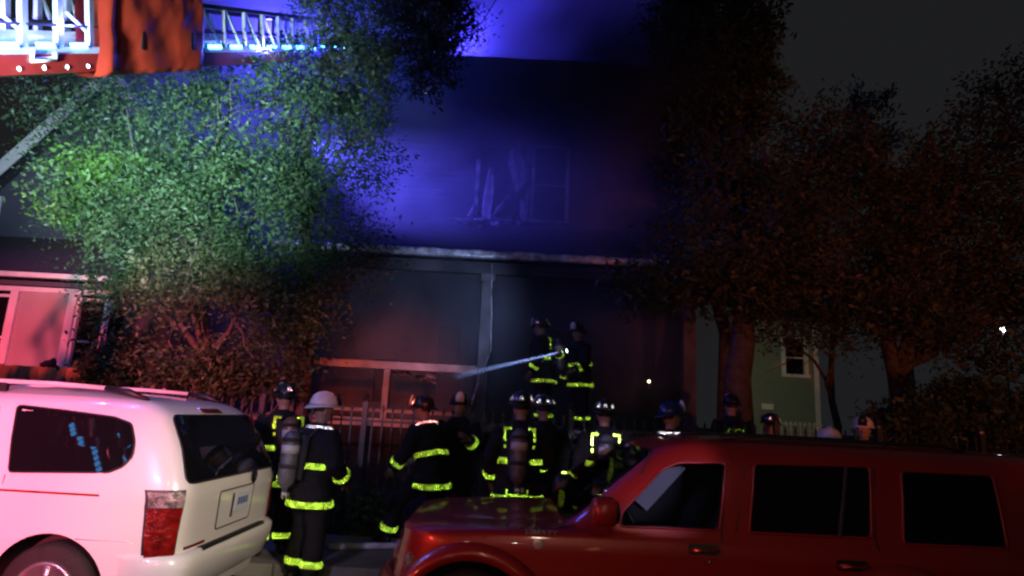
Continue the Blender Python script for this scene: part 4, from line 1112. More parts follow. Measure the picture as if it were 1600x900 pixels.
# interior
bm = bmesh.new()
for y in (scy - .38, scy + .38):
    bm = bmesh.new()
    tube(bm, [(1.5 - SC.x, y - SC.y, .55), (1.62 - SC.x, y - SC.y, .95), (1.72 - SC.x, y - SC.y, 1.2)], [(.24, .08), (.24, .09), (.2, .07)], 14, ref=Vector((0, 1, 0)))
    ball(bm, Vector((1.76, y, 1.33)) - SC, (.06, .13, .09), 12, 8); obj("seat", bm, "seat_cloth", suv, True)
bm = bmesh.new(); rm = Matrix.Rotation(R(65), 3, 'Y')
pts = [Vector((.93, scy - .38, 1.02)) + rm @ Vector((.17 * math.cos(t * math.pi / 12), .17 * math.sin(t * math.pi / 12), 0)) - SC for t in range(25)]
tube(bm, pts, .015, 8, cap=False, ref=Vector((0, 0, 1))); beam(bm, pts[0], pts[12], .03, .02); obj("steering_wheel", bm, "black_plastic", suv, True)
bm = bmesh.new(); bx(bm, Vector((.52, scy - .74, .85)) - SC, Vector((.82, scy + .74, 1.0)) - SC); bmesh.ops.bevel(bm, geom=bm.edges[:], offset=.04, segments=3, affect='EDGES'); obj("dashboard", bm, "black_plastic", suv, True)
# wheels and flares
for wx in (SWX, SWX + 2.72):
    for yy, out in ((SN + .12, -1), (scy + SWD - .12, 1)):
        wheel(suv, wx - SC.x, yy - SC.y, SWZ, .36, .23, out)
        bm = bmesh.new(); prev = None
        for i in range(25):
            t = math.pi * (-.06 + 1.12 * i / 24); row = []
            for r_, d in ((.435, .0), (.44, .055), (.49, .06), (.535, .02), (.54, -.02)):
                x = wx + r_ * 1.02 * math.cos(t); z = SWZ + r_ * math.sin(t)
                row.append(bm.verts.new(Vector((x, (SN - d) if out < 0 else (scy + SWD + d), z)) - SC))
            if prev:
                for k in range(4): bm.faces.new((prev[k], prev[k + 1], row[k + 1], row[k]))
            prev = row
        obj("wheel_flare", bm, "red_paint_car", suv, True)
# mirrors
def mirror(px, py, yy, name, wpx, hpx, near):
    c = at(px, py, yy); bm = bmesh.new()
    w_, h_ = wpx * yy / F / 2, hpx * yy / F / 2
    ball(bm, c - SC, (w_, .085, h_), 18, 12)
    for v in bm.verts:
        d = v.co - (c - SC); v.co = (c - SC) + Vector((math.copysign(abs(d.x / w_) ** .6, d.x) * w_, d.y, math.copysign(abs(d.z / h_) ** .6, d.z) * h_))
    if near: beam(bm, c - SC + Vector((.0, .05, -h_ * .6)), Vector((c.x + .1, SN + .06, c.z - h_ * .3)) - SC, .08, .06)
    else: beam(bm, c - SC + Vector((.0, -.05, -h_ * .6)), Vector((c.x + .05, scy + SWD - .05, c.z - h_ * .8)) - SC, .08, .05)
    o = obj(name, bm, "red_paint_car" if near else "black_plastic", suv, True)
    # dark glass on the rear side of the shell
    bm = bmesh.new(); ball(bm, c - SC + Vector((w_ * .88, 0, 0)), (.02, .07, h_ * .78), 14, 10); obj("mirror_glass", bm, "black_glass", o, True)
    return o
mirror(944, 800, 4.18, "side_mirror", 42, 44, True)
mirror(881, 768, 6.22, "side_mirror", 34, 52, False)
# door seams, handles, badges, fender vents
for pl_ in (((1136, 724), (1128, 832), (1124, 905)), ((1366, 735), (1368, 845), (1392, 905)), ((955, 826), (930, 905)), ((1165, 722), (1150, 832))):
    g = S2(*pl_); bm = bmesh.new(); tube(bm, [ss_fn(u, v, .0) for u, v in g], .005, 6); obj("door_seam", bm, "black_plastic", suv)
for px, py in ((1100, 860), (1332, 885)):
    u, v = S2((px, py))[0]; h = patch("door_handle", [(u - .10, v + .035), (u + .10, v + .035), (u + .10, v - .03), (u - .10, v - .03)], ss_fn, .004, "black_plastic", suv, .01, .05, .02)
    bm = bmesh.new(); tube(bm, [ss_fn(u - .09, v, .006), ss_fn(u - .06, v + .005, .04), ss_fn(u + .06, v + .005, .04), ss_fn(u + .09, v, .006)], .013, 8); obj("grip", bm, "red_paint_car", h, True)
    bm = bmesh.new(); p = ss_fn(u + .03, v - .065, .006); ball(bm, p, (.012, .006, .012), 10, 8); obj("door_lock", bm, "chrome", suv, True)
u, v = S2((841, 850))[0]; bm = bmesh.new(); lathe(bm, [(.034, 0), (.034, .006), (.026, .009)], ss_fn(u, v, .0), 24, Matrix.Rotation(math.pi / 2, 3, 'X')); obj("round_badge", bm, "badge", suv, True)
tm = text_mesh("LIBERTY", .038, .006); u, v = S2((846, 832))[0]; p = ss_fn(u, v, .006)
tm.transform(Matrix.Translation(p) @ Matrix.Rotation(math.pi / 2, 4, 'X') @ Matrix.Diagonal((1.5, 1, 1, 1))); obj("lettering", tm, "alloy", suv)
g = S2((650, 820), (760, 820), (900, 821), (962, 822)); bm = bmesh.new(); tube(bm, [ss_fn(uu, vv, -.001) for uu, vv in g], .004, 6); obj("hood_seam", bm, "black_plastic", suv)
# raised hood centre, front lamps, grille, bumper
bm = bmesh.new(); prev = None
for i in range(15):
    x = -.50 + .86 * i / 14; row = []
    zt = .958 + .04 * i / 14
    for k in range(11):
        y = -.5 + k / 10; row.append(bm.verts.new(Vector((x, scy + y * 1.1, zt + .016 * max(0, 1 - (abs(y) / .5) ** 4) * min(1, (i + .2) / 3) - .005)) - SC))
    if prev:
        for k in range(10): bm.faces.new((prev[k], prev[k + 1], row[k + 1], row[k]))
    prev = row
obj("hood_bulge", bm, "red_paint_car", suv, True)
fx = lambda y, z: SS.dims(z)[0] - SS.dims(z)[1] * (1 - min(.999, abs(y) / SS.dims(z)[2]) ** SS.n) ** (1 / SS.n)
for y in (-.56, .56):
    bm = bmesh.new(); lathe(bm, [(.095, 0), (.09, .03), (.05, .042)], Vector((fx(y, .74) + .02, scy + y, .74)) - SC, 20, Matrix.Rotation(-math.pi / 2, 3, 'Y')); obj("headlight", bm, "clear_lens", suv, True)
for y in (-.80, .80):
    bm = bmesh.new(); bx(bm, Vector((fx(y, .78) - .006, scy + y - .05, .66)) - SC, Vector((fx(y, .78) + .05, scy + y + .05, .80)) - SC); bmesh.ops.bevel(bm, geom=bm.edges[:], offset=.015, segments=2, affect='EDGES'); obj("turn_signal", bm, "clear_lens", suv, True)
for k in range(7):
    y = -.36 + .12 * k; bm = bmesh.new(); bx(bm, Vector((fx(y, .74) - .012, scy + y - .035, .62)) - SC, Vector((fx(y, .74) + .03, scy + y + .035, .86)) - SC); obj("grille_slot", bm, "black_plastic", suv)
bm = bmesh.new(); tube(bm, [Vector((-.45, scy - .91, .50)) - SC, Vector((-.66, scy - .82, .50)) - SC, Vector((-.78, scy - .4, .50)) - SC, Vector((-.78, scy + .4, .50)) - SC, Vector((-.66, scy + .82, .50)) - SC, Vector((-.45, scy + .91, .50)) - SC], [(.13, .06)] * 6, 12, ref=Vector((0, 0, 1))); obj("front_bumper", bm, "red_paint_car", suv, True)
bm = bmesh.new(); tube(bm, [ss_fn(*SS.px_side(1003, 708), .01) + Vector((0, 0, .02)), ss_fn(*SS.px_side(985, 735), .01)], .006, 6); obj("roof_antenna", bm, "chrome", suv)
for y in (-.60, .60):
    bm = bmesh.new(); tube(bm, [Vector((1.55, scy + y, 1.615)) - SC, Vector((1.7, scy + y, 1.645)) - SC, Vector((3.1, scy + y, 1.645)) - SC, Vector((3.25, scy + y, 1.615)) - SC], .012, 8); obj("roof_rail", bm, "black_plastic", suv, True)

# ------------------------------------------------------------------ aerial ladder
AL = tag(empty("aerial_ladder", (-4.2, .8, 2.2)), "long raised aerial ladder with lattice rails, blue strip lights and red base beam", "ladder")
A0 = Vector(AL.location)
def Lr(u, top):        # point on the right side truss: u = distance Y
    a0, a1 = (at(0, -28, 4.8), at(500, 31, 11.3)) if top else (at(0, 80, 4.8), at(500, 78, 11.3))
    return a0.lerp(a1, (u - 4.8) / 6.5)
WID = Vector((-.86, 0.04, 0))
Y0, Y1 = 1.2, 16.5
ax = (Lr(11.3, False) - Lr(4.8, False)).normalized(); upv = (Lr(8, True) - Lr(8, False)).normalized()
def lb_(name, a, b, w, m, parent=None, h=None):
    bm = bmesh.new(); beam(bm, a - A0, b - A0, w, h, up=upv); return obj(name, bm, m, parent or AL)
for off in (Vector(), WID):
    tr_ = lb_("top_rail", Lr(Y0, True) + off, Lr(Y1, True) + off, .055, "ladder_red" if False else "black_plastic")
    lb_("lower_rail", Lr(Y0, False) + off, Lr(Y1, False) + off, .06, "ladder_metal")
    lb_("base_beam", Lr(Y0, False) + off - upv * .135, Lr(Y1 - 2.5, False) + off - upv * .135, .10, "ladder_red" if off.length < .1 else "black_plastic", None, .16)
    k = 0; u = Y0 + .2
    while u < Y1 - .3:
        st_ = .36 if u < 7.4 else .52
        a, b = Lr(u, False) + off, Lr(u, True) + off
        lb_("upright", a + upv * .03, b - upv * .028, .075 if u < 6.6 else .05, "ladder_metal", None, .045)
        if u > 5.9:
            c = Lr(u + st_ * .85, False) + off; lb_("brace", b - upv * .03 + ax * .04, c + upv * .03, .032, "ladder_metal")
        elif k % 2: 
            lb_("brace", Lr(u + .05, True) + off - upv * .2, Lr(u + st_ * .9, False) + off + upv * .2, .02, "ladder_metal")
        u += st_; k += 1
u = Y0 + .3
while u < Y1:
    bm = bmesh.new(); p = Lr(u, False); tube(bm, [p - A0 + WID * .03, p - A0 + WID * .97], .02, 8); obj("rung", bm, "ladder_metal", AL, True); u += .36
bm = bmesh.new(); w0 = WID * .5 + upv * .12; tube(bm, [Lr(Y0, False) + w0 - A0, Lr(Y1 - 1, False) + w0 - A0], .075, 14); obj("waterway_pipe", bm, "ladder_metal", AL, True)
bm = bmesh.new(); w0 = WID * .8 + upv * .30; tube(bm, [Lr(Y0, False) + w0 - A0, Lr(Y1 - 3, False) + w0 - A0], .03, 10); obj("hydraulic_line", bm, "black_plastic", AL, True)
u = 4.4
while u < 9.5:
    p = Lr(u, False) + WID + Vector((.04, 0, 0)) + upv * .06; q = p + ax * .2
    bm = bmesh.new(); beam(bm, p - A0, q - A0, .02, .05, up=upv); obj("led_lamp", bm, "blue_led", AL); u += .4
lb_("mid_rail", Lr(Y0, False) + upv * .26, Lr(Y1, False) + upv * .26, .018, "black_plastic")
# LED strip, one lamp between each pair of uprights
u = Y0 + .25; k = 0
while u < 14.2:
    st_ = .36 if u < 7.4 else .52
    p = Lr(u + .05, False) + Vector((.036, 0, 0)) + upv * .055; q = Lr(u + st_ * .62, False) + Vector((.036, 0, 0)) + upv * .055
    if not 5.7 < u < 7.25: 
        bm = bmesh.new(); beam(bm, p - A0, q - A0, .02, .05, up=upv); obj("led_lamp", bm, "blue_led", AL)
    u += st_
u = 4.2
while u < 5.7:
    bm = bmesh.new(); p = Lr(u, False) - upv * .16 + Vector((.055, 0, 0)); ball(bm, p - A0, (.012, .02, .02), 10, 8); obj("marker_reflector", bm, "silver_tape", AL, True); u += .24
# white bracket
bm = bmesh.new(); p = Lr(5.02, False) - upv * .05 + Vector((.06, 0, 0))
tube(bm, [p - A0 + ax * .02 + upv * .06, p - A0 - upv * .03, p - A0 - upv * .03 + ax * .28, p - A0 + upv * .03 + ax * .28], .022, 8); obj("bracket", bm, "white_trim", AL, True)
# orange vinyl cover wrapped round the ladder
ya, yb = at(137, 60, 5.7).y, 7.40
ya = 5.68
bm = bmesh.new(); prev = None; NU, NV = 60, 72
pr = [(.10, -.22), (.105, .0), (.11, .2), (.11, .45), (.10, .68), (.06, .77), (-.02, .79), (-.10, .76), (-.11, .6), (-.11, .1), (-.11, -.2), (-.08, -.265), (.0, -.28), (.07, -.265)]
def prof_pt(t):
    n = len(pr); f = t * n; i = int(f) % n; w_ = f - int(f); a, b = pr[i], pr[(i + 1) % n]; return a[0] + (b[0] - a[0]) * w_, a[1] + (b[1] - a[1]) * w_
for i in range(NU + 1):
    u = ya + (yb - ya) * i / NU; row = []
    pinch = 1 + .05 * math.sin(i / NU * math.pi) - (.03 if i in (0, NU) else 0)
    for j in range(NV):
        sx, sz = prof_pt(j / NV)
        p = Lr(u, False) + Vector((sx * pinch, 0, 0)) + upv * (sz * (1 + .02 * math.sin(i * .9)))
        q = p * 1.0
        f_ = .035 * (.25 - abs(noise.noise(Vector((u * 1.9 + sz * .9, 2.2, sz * 1.3))))) - .014 * abs(noise.noise(Vector((u * 3.0 - sz * 2.6, 4, sz * 1.7)))) ** .7 + .016 * math.sin(u * 9 + sz * 5) * math.exp(-((sz - .1) * 2) ** 2)
        f_ += .05 * math.exp(-((u - ya - .12) / .08) ** 2) * (1 if sx > 0 else .3)
        row.append(bm.verts.new(p + Vector((f_, 0, 0)) - A0 + ax * .05 * noise.noise(Vector((sx * 2, sz * 2, i * .01)))))
    if prev:
        for j in range(NV): bm.faces.new((prev[j], prev[(j + 1) % NV], row[(j + 1) % NV], row[j]))
    prev = row
cov = tag(obj("vinyl_cover", bm, "orange_vinyl", AL, True))
for u in (6.28, 7.12):
    bm = bmesh.new(); p = Lr(u, False); beam(bm, p + Vector((.122, 0, 0)) - A0 + upv * .02, p + Vector((.122, 0, 0)) - A0 + upv * .24, .02, .035, up=ax); obj("buckle", bm, "emblem", cov)
# tip lamps and tip box
tp = Lr(Y1, False)
bm = bmesh.new(); beam(bm, tp - A0, tp + WID - A0, .08, .2, up=upv); obj("tip_bar", bm, "ladder_metal", AL)
p = Lr(11.6, True) + upv * .18
bm = bmesh.new(); bx(bm, p - A0 - Vector((.1, .08, .06)), p - A0 + Vector((.1, .08, .06))); bmesh.ops.bevel(bm, geom=bm.edges[:], offset=.02, segments=2, affect='EDGES'); beam(bm, Lr(11.6, True) - A0, p - A0, .04); obj("camera_box", bm, "black_plastic", AL)

# ladder truck that carries it, standing in the street left of the camera
tk = tag(empty("ladder_truck", (-6.5, .5, 0)), "red fire truck carrying the raised aerial ladder at the left", "fire truck")
T0 = Vector(tk.location)
tb = box(Vector((-11.5, -.75, .55)) - T0, Vector((-3.3, 1.6, 1.75)) - T0, .06, 3); obj("body", tb, "truck_red", tk)
obj("deck", box(Vector((-9, -.6, 1.76)) - T0, Vector((-3.4, 1.45, 1.83)) - T0, .01, 1), "ladder_metal", tk)
obj("cab", box(Vector((-14.0, -.75, .5)) - T0, Vector((-11.6, 1.6, 2.9)) - T0, .15, 4), "truck_red", tk)
for y in (-.77, 1.585):
    obj("cab_window", box(Vector((-13.6, y, 1.75)) - T0, Vector((-12.0, y + .03, 2.6)) - T0, .01, 1), "black_glass", tk)
bm = bmesh.new(); lathe(bm, [(.75, 0), (.75, .25), (.5, .3)], Vector((-4.6, .5, 1.835)) - T0, 32); obj("turntable", bm, "ladder_metal", tk, True)
pb = Lr(1.3, False)
bm = bmesh.new(); beam(bm, Vector((-4.6, .5, 2.1)) - T0, pb + WID * .5 - T0, .5, .4); obj("ladder_mount", bm, "ladder_metal", tk)
for x in (-12.9, -6.4, -5.1):
    for y, out in ((-.55, -1), (1.4, 1)): wheel(tk, x - T0.x, y - T0.y, .5, .5, .3, out)
# unseen arm and blue lamps added for their reflection in the van window
oa, ob = Vector((-4.83, 2.70, 2.84)), Vector((-3.94, 2.98, 1.72))
dn = Vector((.0, .06, -.06))
bm = bmesh.new(); beam(bm, Vector((-4.5, 1.4, 1.7)) - T0, ob - dn - T0, .12, .12); beam(bm, ob - dn - T0, oa - dn - T0, .1, .1); beam(bm, oa - dn - T0, Vector((-5.2, 1.3, 1.8)) - T0, .08); obj("reflection_arm", bm, "truck_red", tk)
for k in range(18):
    if k in (3, 4, 5): continue
    a = oa.lerp(ob, k / 18); b = oa.lerp(ob, (k + .48) / 18)
    bm = bmesh.new(); beam(bm, a - T0, b - T0, .03, .045); obj("led_lamp", bm, "blue_led", tk)
# ------------------------------------------------------------------ firefighters
def hand_mesh(curl=.5, side=1):
    """Gloved hand: palm, four bent fingers of unequal length and a thumb; wrist at origin, fingers along -Z, palm facing +Y."""
    bm = bmesh.new()
    tube(bm, [(0, 0, .03), (0, 0, -.02), (0, .004, -.06), (0, .006, -.095)], [(.031, .026), (.034, .024), (.043, .020), (.042, .016)], 12)
    for i, (x, L) in enumerate(((-.031, .072), (-.010, .082), (.012, .077), (.032, .060))):
        p = Vector((x * side, .006, -.088)); pts = [p]; a = curl * .35
        for seg in (.45, .33, .26):
            p = p + Vector((x * .06 * side, math.sin(a) * L * seg, -math.cos(a) * L * seg)); pts.append(p.copy()); a += curl * .75
        tube(bm, pts, [.0115, .0108, .0100, .0085], 8)
    s = side
    tube(bm, [(-.030 * s, .008, -.03), (-.050 * s, .020, -.055), (-.060 * s, .034, -.078), (-.058 * s, .046, -.100)], [.015, .0135, .012, .0095], 8)
    return remeshed(bm, .0062, 1)
HANDS = {(c, s): hand_mesh(c, s) for c in (.45, 1.05) for s in (-1, 1)}

def helmet_meshes():
    # dome with eight raised ribs
    bm = bmesh.new(); seg, rows = 48, 9; rings = []
    for j in range(rows):
        t = j / (rows - 1) * math.pi / 2 * .98; rg = []
        for k in range(seg):
            a = 2 * math.pi * k / seg; rib = 1 + .035 * max(0, math.cos(8 * a)) ** 6 * math.cos(t) ** .3
            ct_ = math.cos(t) ** .8; rg.append(bm.verts.new((.122 * math.cos(a) * ct_ * rib, .148 * math.sin(a) * ct_ * rib, .02 + .132 * math.sin(t))))
        rings.append(rg)
    for a, b in zip(rings, rings[1:]):
        for k in range(seg): bm.faces.new((a[k], a[(k + 1) % seg], b[(k + 1) % seg], b[k]))
    bm.faces.new(rings[-1]); bm.faces.new(rings[0][::-1])
    tube(bm, [(0, -.12, .105), (0, -.07, .145), (0, 0, .158), (0, .07, .145), (0, .12, .105)], .011, 8)
    dome = bpy.data.meshes.new("helmet"); bmesh.ops.recalc_face_normals(bm, faces=bm.faces); bm.to_mesh(dome); bm.free()
    bm = bmesh.new(); rings = []
    for r_, dz in ((.95, .012), (1.0, .018), (1.0, .024), (1.17, .0), (1.19, -.008), (1.15, -.008), (.95, .012)):
        rg = []
        for k in range(40):
            a = 2 * math.pi * k / 40; back = max(0, -math.sin(a)) ** 2; ex = (r_ - 1) if r_ > 1 else 0
            rr = r_ + ex * (1.0 * back - .15 * max(0, math.sin(a)))
            rg.append(bm.verts.new((.118 * rr * math.cos(a), .145 * rr * math.sin(a), .01 + dz - ex * back * .12)))
        rings.append(rg)
    for a, b in zip(rings, rings[1:]):
        for k in range(40): bm.faces.new((a[k], a[(k + 1) % 40], b[(k + 1) % 40], b[k]))
    brim = bpy.data.meshes.new("brim"); bmesh.ops.recalc_face_normals(bm, faces=bm.faces); bm.to_mesh(brim); bm.free()
    bm = bmesh.new()
    q = [(-.05, .0), (.05, .0), (.058, .07), (.03, .12), (0, .135), (-.03, .12), (-.058, .07)]
    a = [bm.verts.new((x, .158 - z * .12, .03 + z)) for x, z in q]; b = [bm.verts.new((x, .170 - z * .12, .03 + z)) for x, z in q]
    bm.faces.new(a); bm.faces.new(b[::-1])
    for i in range(7): bm.faces.new((a[i], a[(i + 1) % 7], b[(i + 1) % 7], b[i]))
    shield = bpy.data.meshes.new("front_shield"); bmesh.ops.recalc_face_normals(bm, faces=bm.faces); bm.to_mesh(shield); bm.free()
    bm = bmesh.new()
    def hp_(a, t): return Vector((.125 * math.cos(a) * math.cos(t), .152 * math.sin(a) * math.cos(t), .022 + .135 * math.sin(t)))
    c = bm.verts.new(hp_(0, .45))
    vs_ = [bm.verts.new(hp_(a, t)) for a, t in ((-.22, .22), (.22, .22), (.13, .62), (-.13, .62))]
    for i in range(4): bm.faces.new((vs_[i], vs_[(i + 1) % 4], c))
    decal = bpy.data.meshes.new("reflective_decal"); bm.normal_update(); bm.to_mesh(decal); bm.free()
    return dome, brim, shield, decal
HELM = helmet_meshes()
for me_ in HELM: me_.polygons.foreach_set("use_smooth", [True] * len(me_.polygons))
HCOL = {}
def hcopy(me, m):
    k = (me.name, m)
    if k not in HCOL:
        c = me.copy(); c.materials.clear(); c.materials.append(M[m]); HCOL[k] = c
    return HCOL[k]

COATT = [(.72, .255, .195), (.80, .25, .19), (.92, .232, .172), (1.05, .222, .165), (1.20, .235, .172), (1.33, .242, .172), (1.42, .225, .148), (1.475, .15, .115), (1.53, .088, .086)]
def ctr(z):
    return lerp([(a, b) for a, b, c in COATT], z), lerp([(a, c) for a, b, c in COATT], z)

def person(label, x, y, z, yaw, coat="turnout_black", helmet="helmet_black", lean=0.0, tank=True, armL=None, armR=None, legs=None, head=(0, 0), drop=0.0,
           scale=1.0, stripes=True, decals=(0, 1.57, 3.14, -1.57), curl=.45, brackets=False, collar=False, hem=True, tank_m="tank", letters=None, crown_white=False, sleeve=True, cuff=True):
    """Firefighter facing local +Y. arm = (elbow, wrist) in local coordinates; legs = [(knee, ankle) left, right]."""
    root = empty("person", (x, y, z), yaw); root.scale = (scale,) * 3
    tag(root, label, "person", "firefighters at the burning house")
    PV = Vector((0, 0, .95))
    def Tm(p):
        p = Vector(p); w_ = min(1, max(0, (p.z - .78) / .4)); w_ = w_ * w_ * (3 - 2 * w_)
        q = Matrix.Rotation(-lean * w_, 3, 'X') @ (p - PV) + PV
        return q - Vector((0, 0, drop))
    shL, shR = Tm((-.19, 0, 1.415)), Tm((.19, 0, 1.415))
    armL = tuple(Vector(p) for p in (armL or ((-.29, -.05, 1.14), (-.29, .10, .90)))); armR = tuple(Vector(p) for p in (armR or ((.29, -.05, 1.14), (.29, .10, .90))))
    legs = legs or [((-.12, .03, .50), (-.13, -.01, .10)), ((.12, .03, .50), (.13, -.01, .10))]
    hc = Tm((0, .025, 1.655)); hr = Matrix.Rotation(head[0], 3, 'Z') @ Matrix.Rotation(-lean * .4 + head[1], 3, 'X')
    # ---- body: one continuous figure
    bm = bmesh.new()
    tube(bm, [Tm((0, 0, zz)) for zz in (.86, .95, 1.1, 1.3, 1.42, 1.47)], [(.15, .10), (.16, .105), (.145, .095), (.175, .11), (.16, .09), (.07, .065)], 16)
    tube(bm, [Tm((0, 0, 1.43)), Tm((0, .01, 1.52)), hc + hr @ Vector((0, -.01, -.05))], [.062, .058, .06], 12)
    ball(bm, hc, (.077, .096, .112), 18, 14, hr); ball(bm, hc + hr @ Vector((0, .03, -.065)), (.055, .062, .05), 12, 8, hr)
    tube(bm, [hc + hr @ Vector((0, .092, .015)), hc + hr @ Vector((0, .118, -.022)), hc + hr @ Vector((0, .098, -.036))], [.010, .017, .012], 8)
    for s in (-1, 1): ball(bm, hc + hr @ Vector((.078 * s, -.005, -.01)), (.012, .02, .032), 8, 6, hr)
    for s in (-1, 1): ball(bm, hc + hr @ Vector((.034 * s, .082, .030)), (.024, .014, .008), 8, 6, hr)
    ball(bm, hc + hr @ Vector((0, .093, -.062)), (.026, .012, .009), 8, 6, hr)
    for sh, (e, w_) in ((shL, armL), (shR, armR)):
        tube(bm, [sh, sh.lerp(e, .5), e, e.lerp(w_, .5), w_, w_ + (w_ - e).normalized() * .05], [.062, .052, .044, .042, .03, .028], 10)
    for s, (kn, an) in ((-1, legs[0]), (1, legs[1])):
        kn, an = Vector(kn), Vector(an); hip = Tm((.095 * s, 0, .92))
        tube(bm, [hip, hip.lerp(kn, .5), kn, kn.lerp(an, .35), an], [.095, .082, .06, .062, .04], 12)
    body = remeshed(bm, .0135, 1); body.materials.append(M["skin"])
    bo = obj("body", body, None, root, True)
    for s in (-1, 1):
        bm = bmesh.new(); ball(bm, hc + hr @ Vector((.032 * s, .082, .012)), .0125, 10, 8); obj("eye", bm, "eye", bo, True)
    bm = bmesh.new(); ball(bm, hc + hr @ Vector((0, -.014, .022)), (.083, .094, .104), 16, 10, hr)
    bmesh.ops.delete(bm, geom=[v for v in bm.verts if (hr.transposed() @ (v.co - hc)).z < (-.02 if (hr.transposed() @ (v.co - hc)).y < .02 else .05)], context='VERTS'); obj("hair", bm, "hair", root, True)
    # ---- coat
    bm = bmesh.new()
    seg = 22; rings = []
    for zz, rx, ry in COATT:
        rings.append([bm.verts.new(Tm((rx * math.cos(2 * math.pi * k / seg), ry * math.sin(2 * math.pi * k / seg), zz))) for k in range(seg)])
    for a, b in zip(rings, rings[1:]):
        for k in range(seg): bm.faces.new((a[k], a[(k + 1) % seg], b[(k + 1) % seg], b[k]))
    bm.faces.new(rings[0][::-1]); bm.faces.new(rings[-1])
    for sh, (e, w_) in ((shL, armL), (shR, armR)):
        ins = sh + (Tm((0, 0, 1.38)) - sh) * .3
        tube(bm, [ins, sh, sh.lerp(e, .5), e, e.lerp(w_, .5), w_], [.105, .107, .094, .088, .08, .074], 14)
    co = obj("coat", remeshed(bm, .019, 2, .013, 8.0), coat, root, True)
    def ring(zc, h, d, m, a0=0.0, a1=2 * math.pi, parent=co):
        bm = bmesh.new(); n = 30; prev = None
        for k in range(n + 1):
            a = a0 + (a1 - a0) * k / n; row = []
            for dz, dd in ((-h / 2, d), (0, d + .004), (h / 2, d)):
                rx, ry = ctr(zc + dz); wv = .006 * noise.noise(Vector((a * 2, zc * 3, x)))
                row.append(bm.verts.new(Tm(((rx + dd + wv) * math.cos(a), (ry + dd + wv) * math.sin(a), zc + dz + .008 * noise.noise(Vector((a * 1.5, 7, x)))))))
            for dz in (h / 2, -h / 2):
                rx, ry = ctr(zc + dz); row.append(bm.verts.new(Tm(((rx + d - .012) * math.cos(a), (ry + d - .012) * math.sin(a), zc + dz))))
            if prev:
                for j in range(5): bm.faces.new((prev[j], prev[(j + 1) % 5], row[(j + 1) % 5], row[j]))
            prev = row
        return obj("reflective_stripe", bm, m, parent, True)
    def band(a, b, t, h, r, m, parent=co):
        a, b = Vector(a), Vector(b); d = (b - a).normalized(); c = a.lerp(b, t)
        bm = bmesh.new(); tube(bm, [c - d * h / 2, c, c + d * h / 2], [r, r + .004, r - .002], 18)
        return obj("reflective_stripe", bm, m, parent, True)
    if stripes:
        if hem: ring(.75, .06, .016, "lime_tape")
        if hem: ring(1.11, .058, .016, "lime_tape")
        if sleeve:
            for e, w_ in (armL, armR): band(e, w_, .68, .055, .088, "lime_tape")
    if collar: ring(1.49, .03, .012, "silver_tape")
    # ---- trousers and boots
    bm = bmesh.new()
    tube(bm, [Tm((0, 0, zz)) for zz in (.78, .86, .95, 1.02)], [(.185, .135), (.205, .15), (.19, .14), (.17, .12)], 18)
    for s, (kn, an) in ((-1, legs[0]), (1, legs[1])):
        kn, an = Vector(kn), Vector(an); hip = Tm((.098 * s, 0, .90)); d = (an - kn).normalized()
        tube(bm, [hip, hip.lerp(kn, .5), kn, kn.lerp(an, .5), an - d * .0], [.125, .115, .10, .098, .092], 14)
    tr_ = obj("trousers", remeshed(bm, .02, 2, .010, 8.0), coat, root, True)
    for s, (kn, an) in ((-1, legs[0]), (1, legs[1])):
        kn, an = Vector(kn), Vector(an)
        if cuff: band(kn, an, .78, .06, .109, "lime_tape", tr_)
        bm = bmesh.new(); up_ = (kn - an).normalized()
        tube(bm, [an + up_ * .06, an, an + Vector((0, .015, -.05))], [.072, .066, .062], 12)
        tube(bm, [an + Vector((0, -.07, -.062)), an + Vector((0, .0, -.058)), an + Vector((s * .012, .10, -.066)), an + Vector((s * .018, .185, -.074))], [(.034, .034), (.046, .042), (.05, .034), (.03, .022)], 12, ref=Vector((1, 0, 0)))
        obj("boot", remeshed(bm, .014, 1), "boot", root, True)
    # ---- gloves
    for sd, (e, w_) in ((-1, armL), (1, armR)):
        d = (w_ - e).normalized(); zax = -d; xa = Vector((0, 1, 0)).cross(zax)
        inward = Vector((-sd, .25, 0)); yax = (inward - zax * inward.dot(zax)).normalized(); xax = yax.cross(zax)
        g = HANDS[(curl, sd)]
        if not len(g.materials): g.materials.append(M["glove"]); g.polygons.foreach_set("use_smooth", [True] * len(g.polygons))
        o = bpy.data.objects.new("glove", g); COL.objects.link(o); o.parent = root
        p = w_ + d * .02
        o.matrix_local = Matrix(((xax.x, yax.x, zax.x, p.x), (xax.y, yax.y, zax.y, p.y), (xax.z, yax.z, zax.z, p.z), (0, 0, 0, 1)))
    # ---- helmet
    hm = bpy.data.objects.new("helmet", hcopy(HELM[0], helmet)); COL.objects.link(hm); hm.parent = root
    hm.matrix_local = Matrix.Translation(hc + hr @ Vector((0, -.005, .035))) @ hr.to_4x4()
    def sub(me, m, name, rz=0):
        o = bpy.data.objects.new(name, hcopy(me, m)); COL.objects.link(o); o.parent = hm; o.rotation_euler = (0, 0, rz); return o
    sub(HELM[1], helmet, "brim"); sub(HELM[2], "helmet_white" if helmet != "helmet_white" else "helmet_black", "front_shield")
    for a in decals:
        o = sub(HELM[3], "silver_tape", "reflective_decal", a); k_ = .145 / .118
        # the dome is longer than wide: stretch the decal position with it
        o.scale = (1.0 + (k_ - 1) * abs(math.sin(a)) * 1.0, 1 - .18 * abs(math.sin(a)), 1)
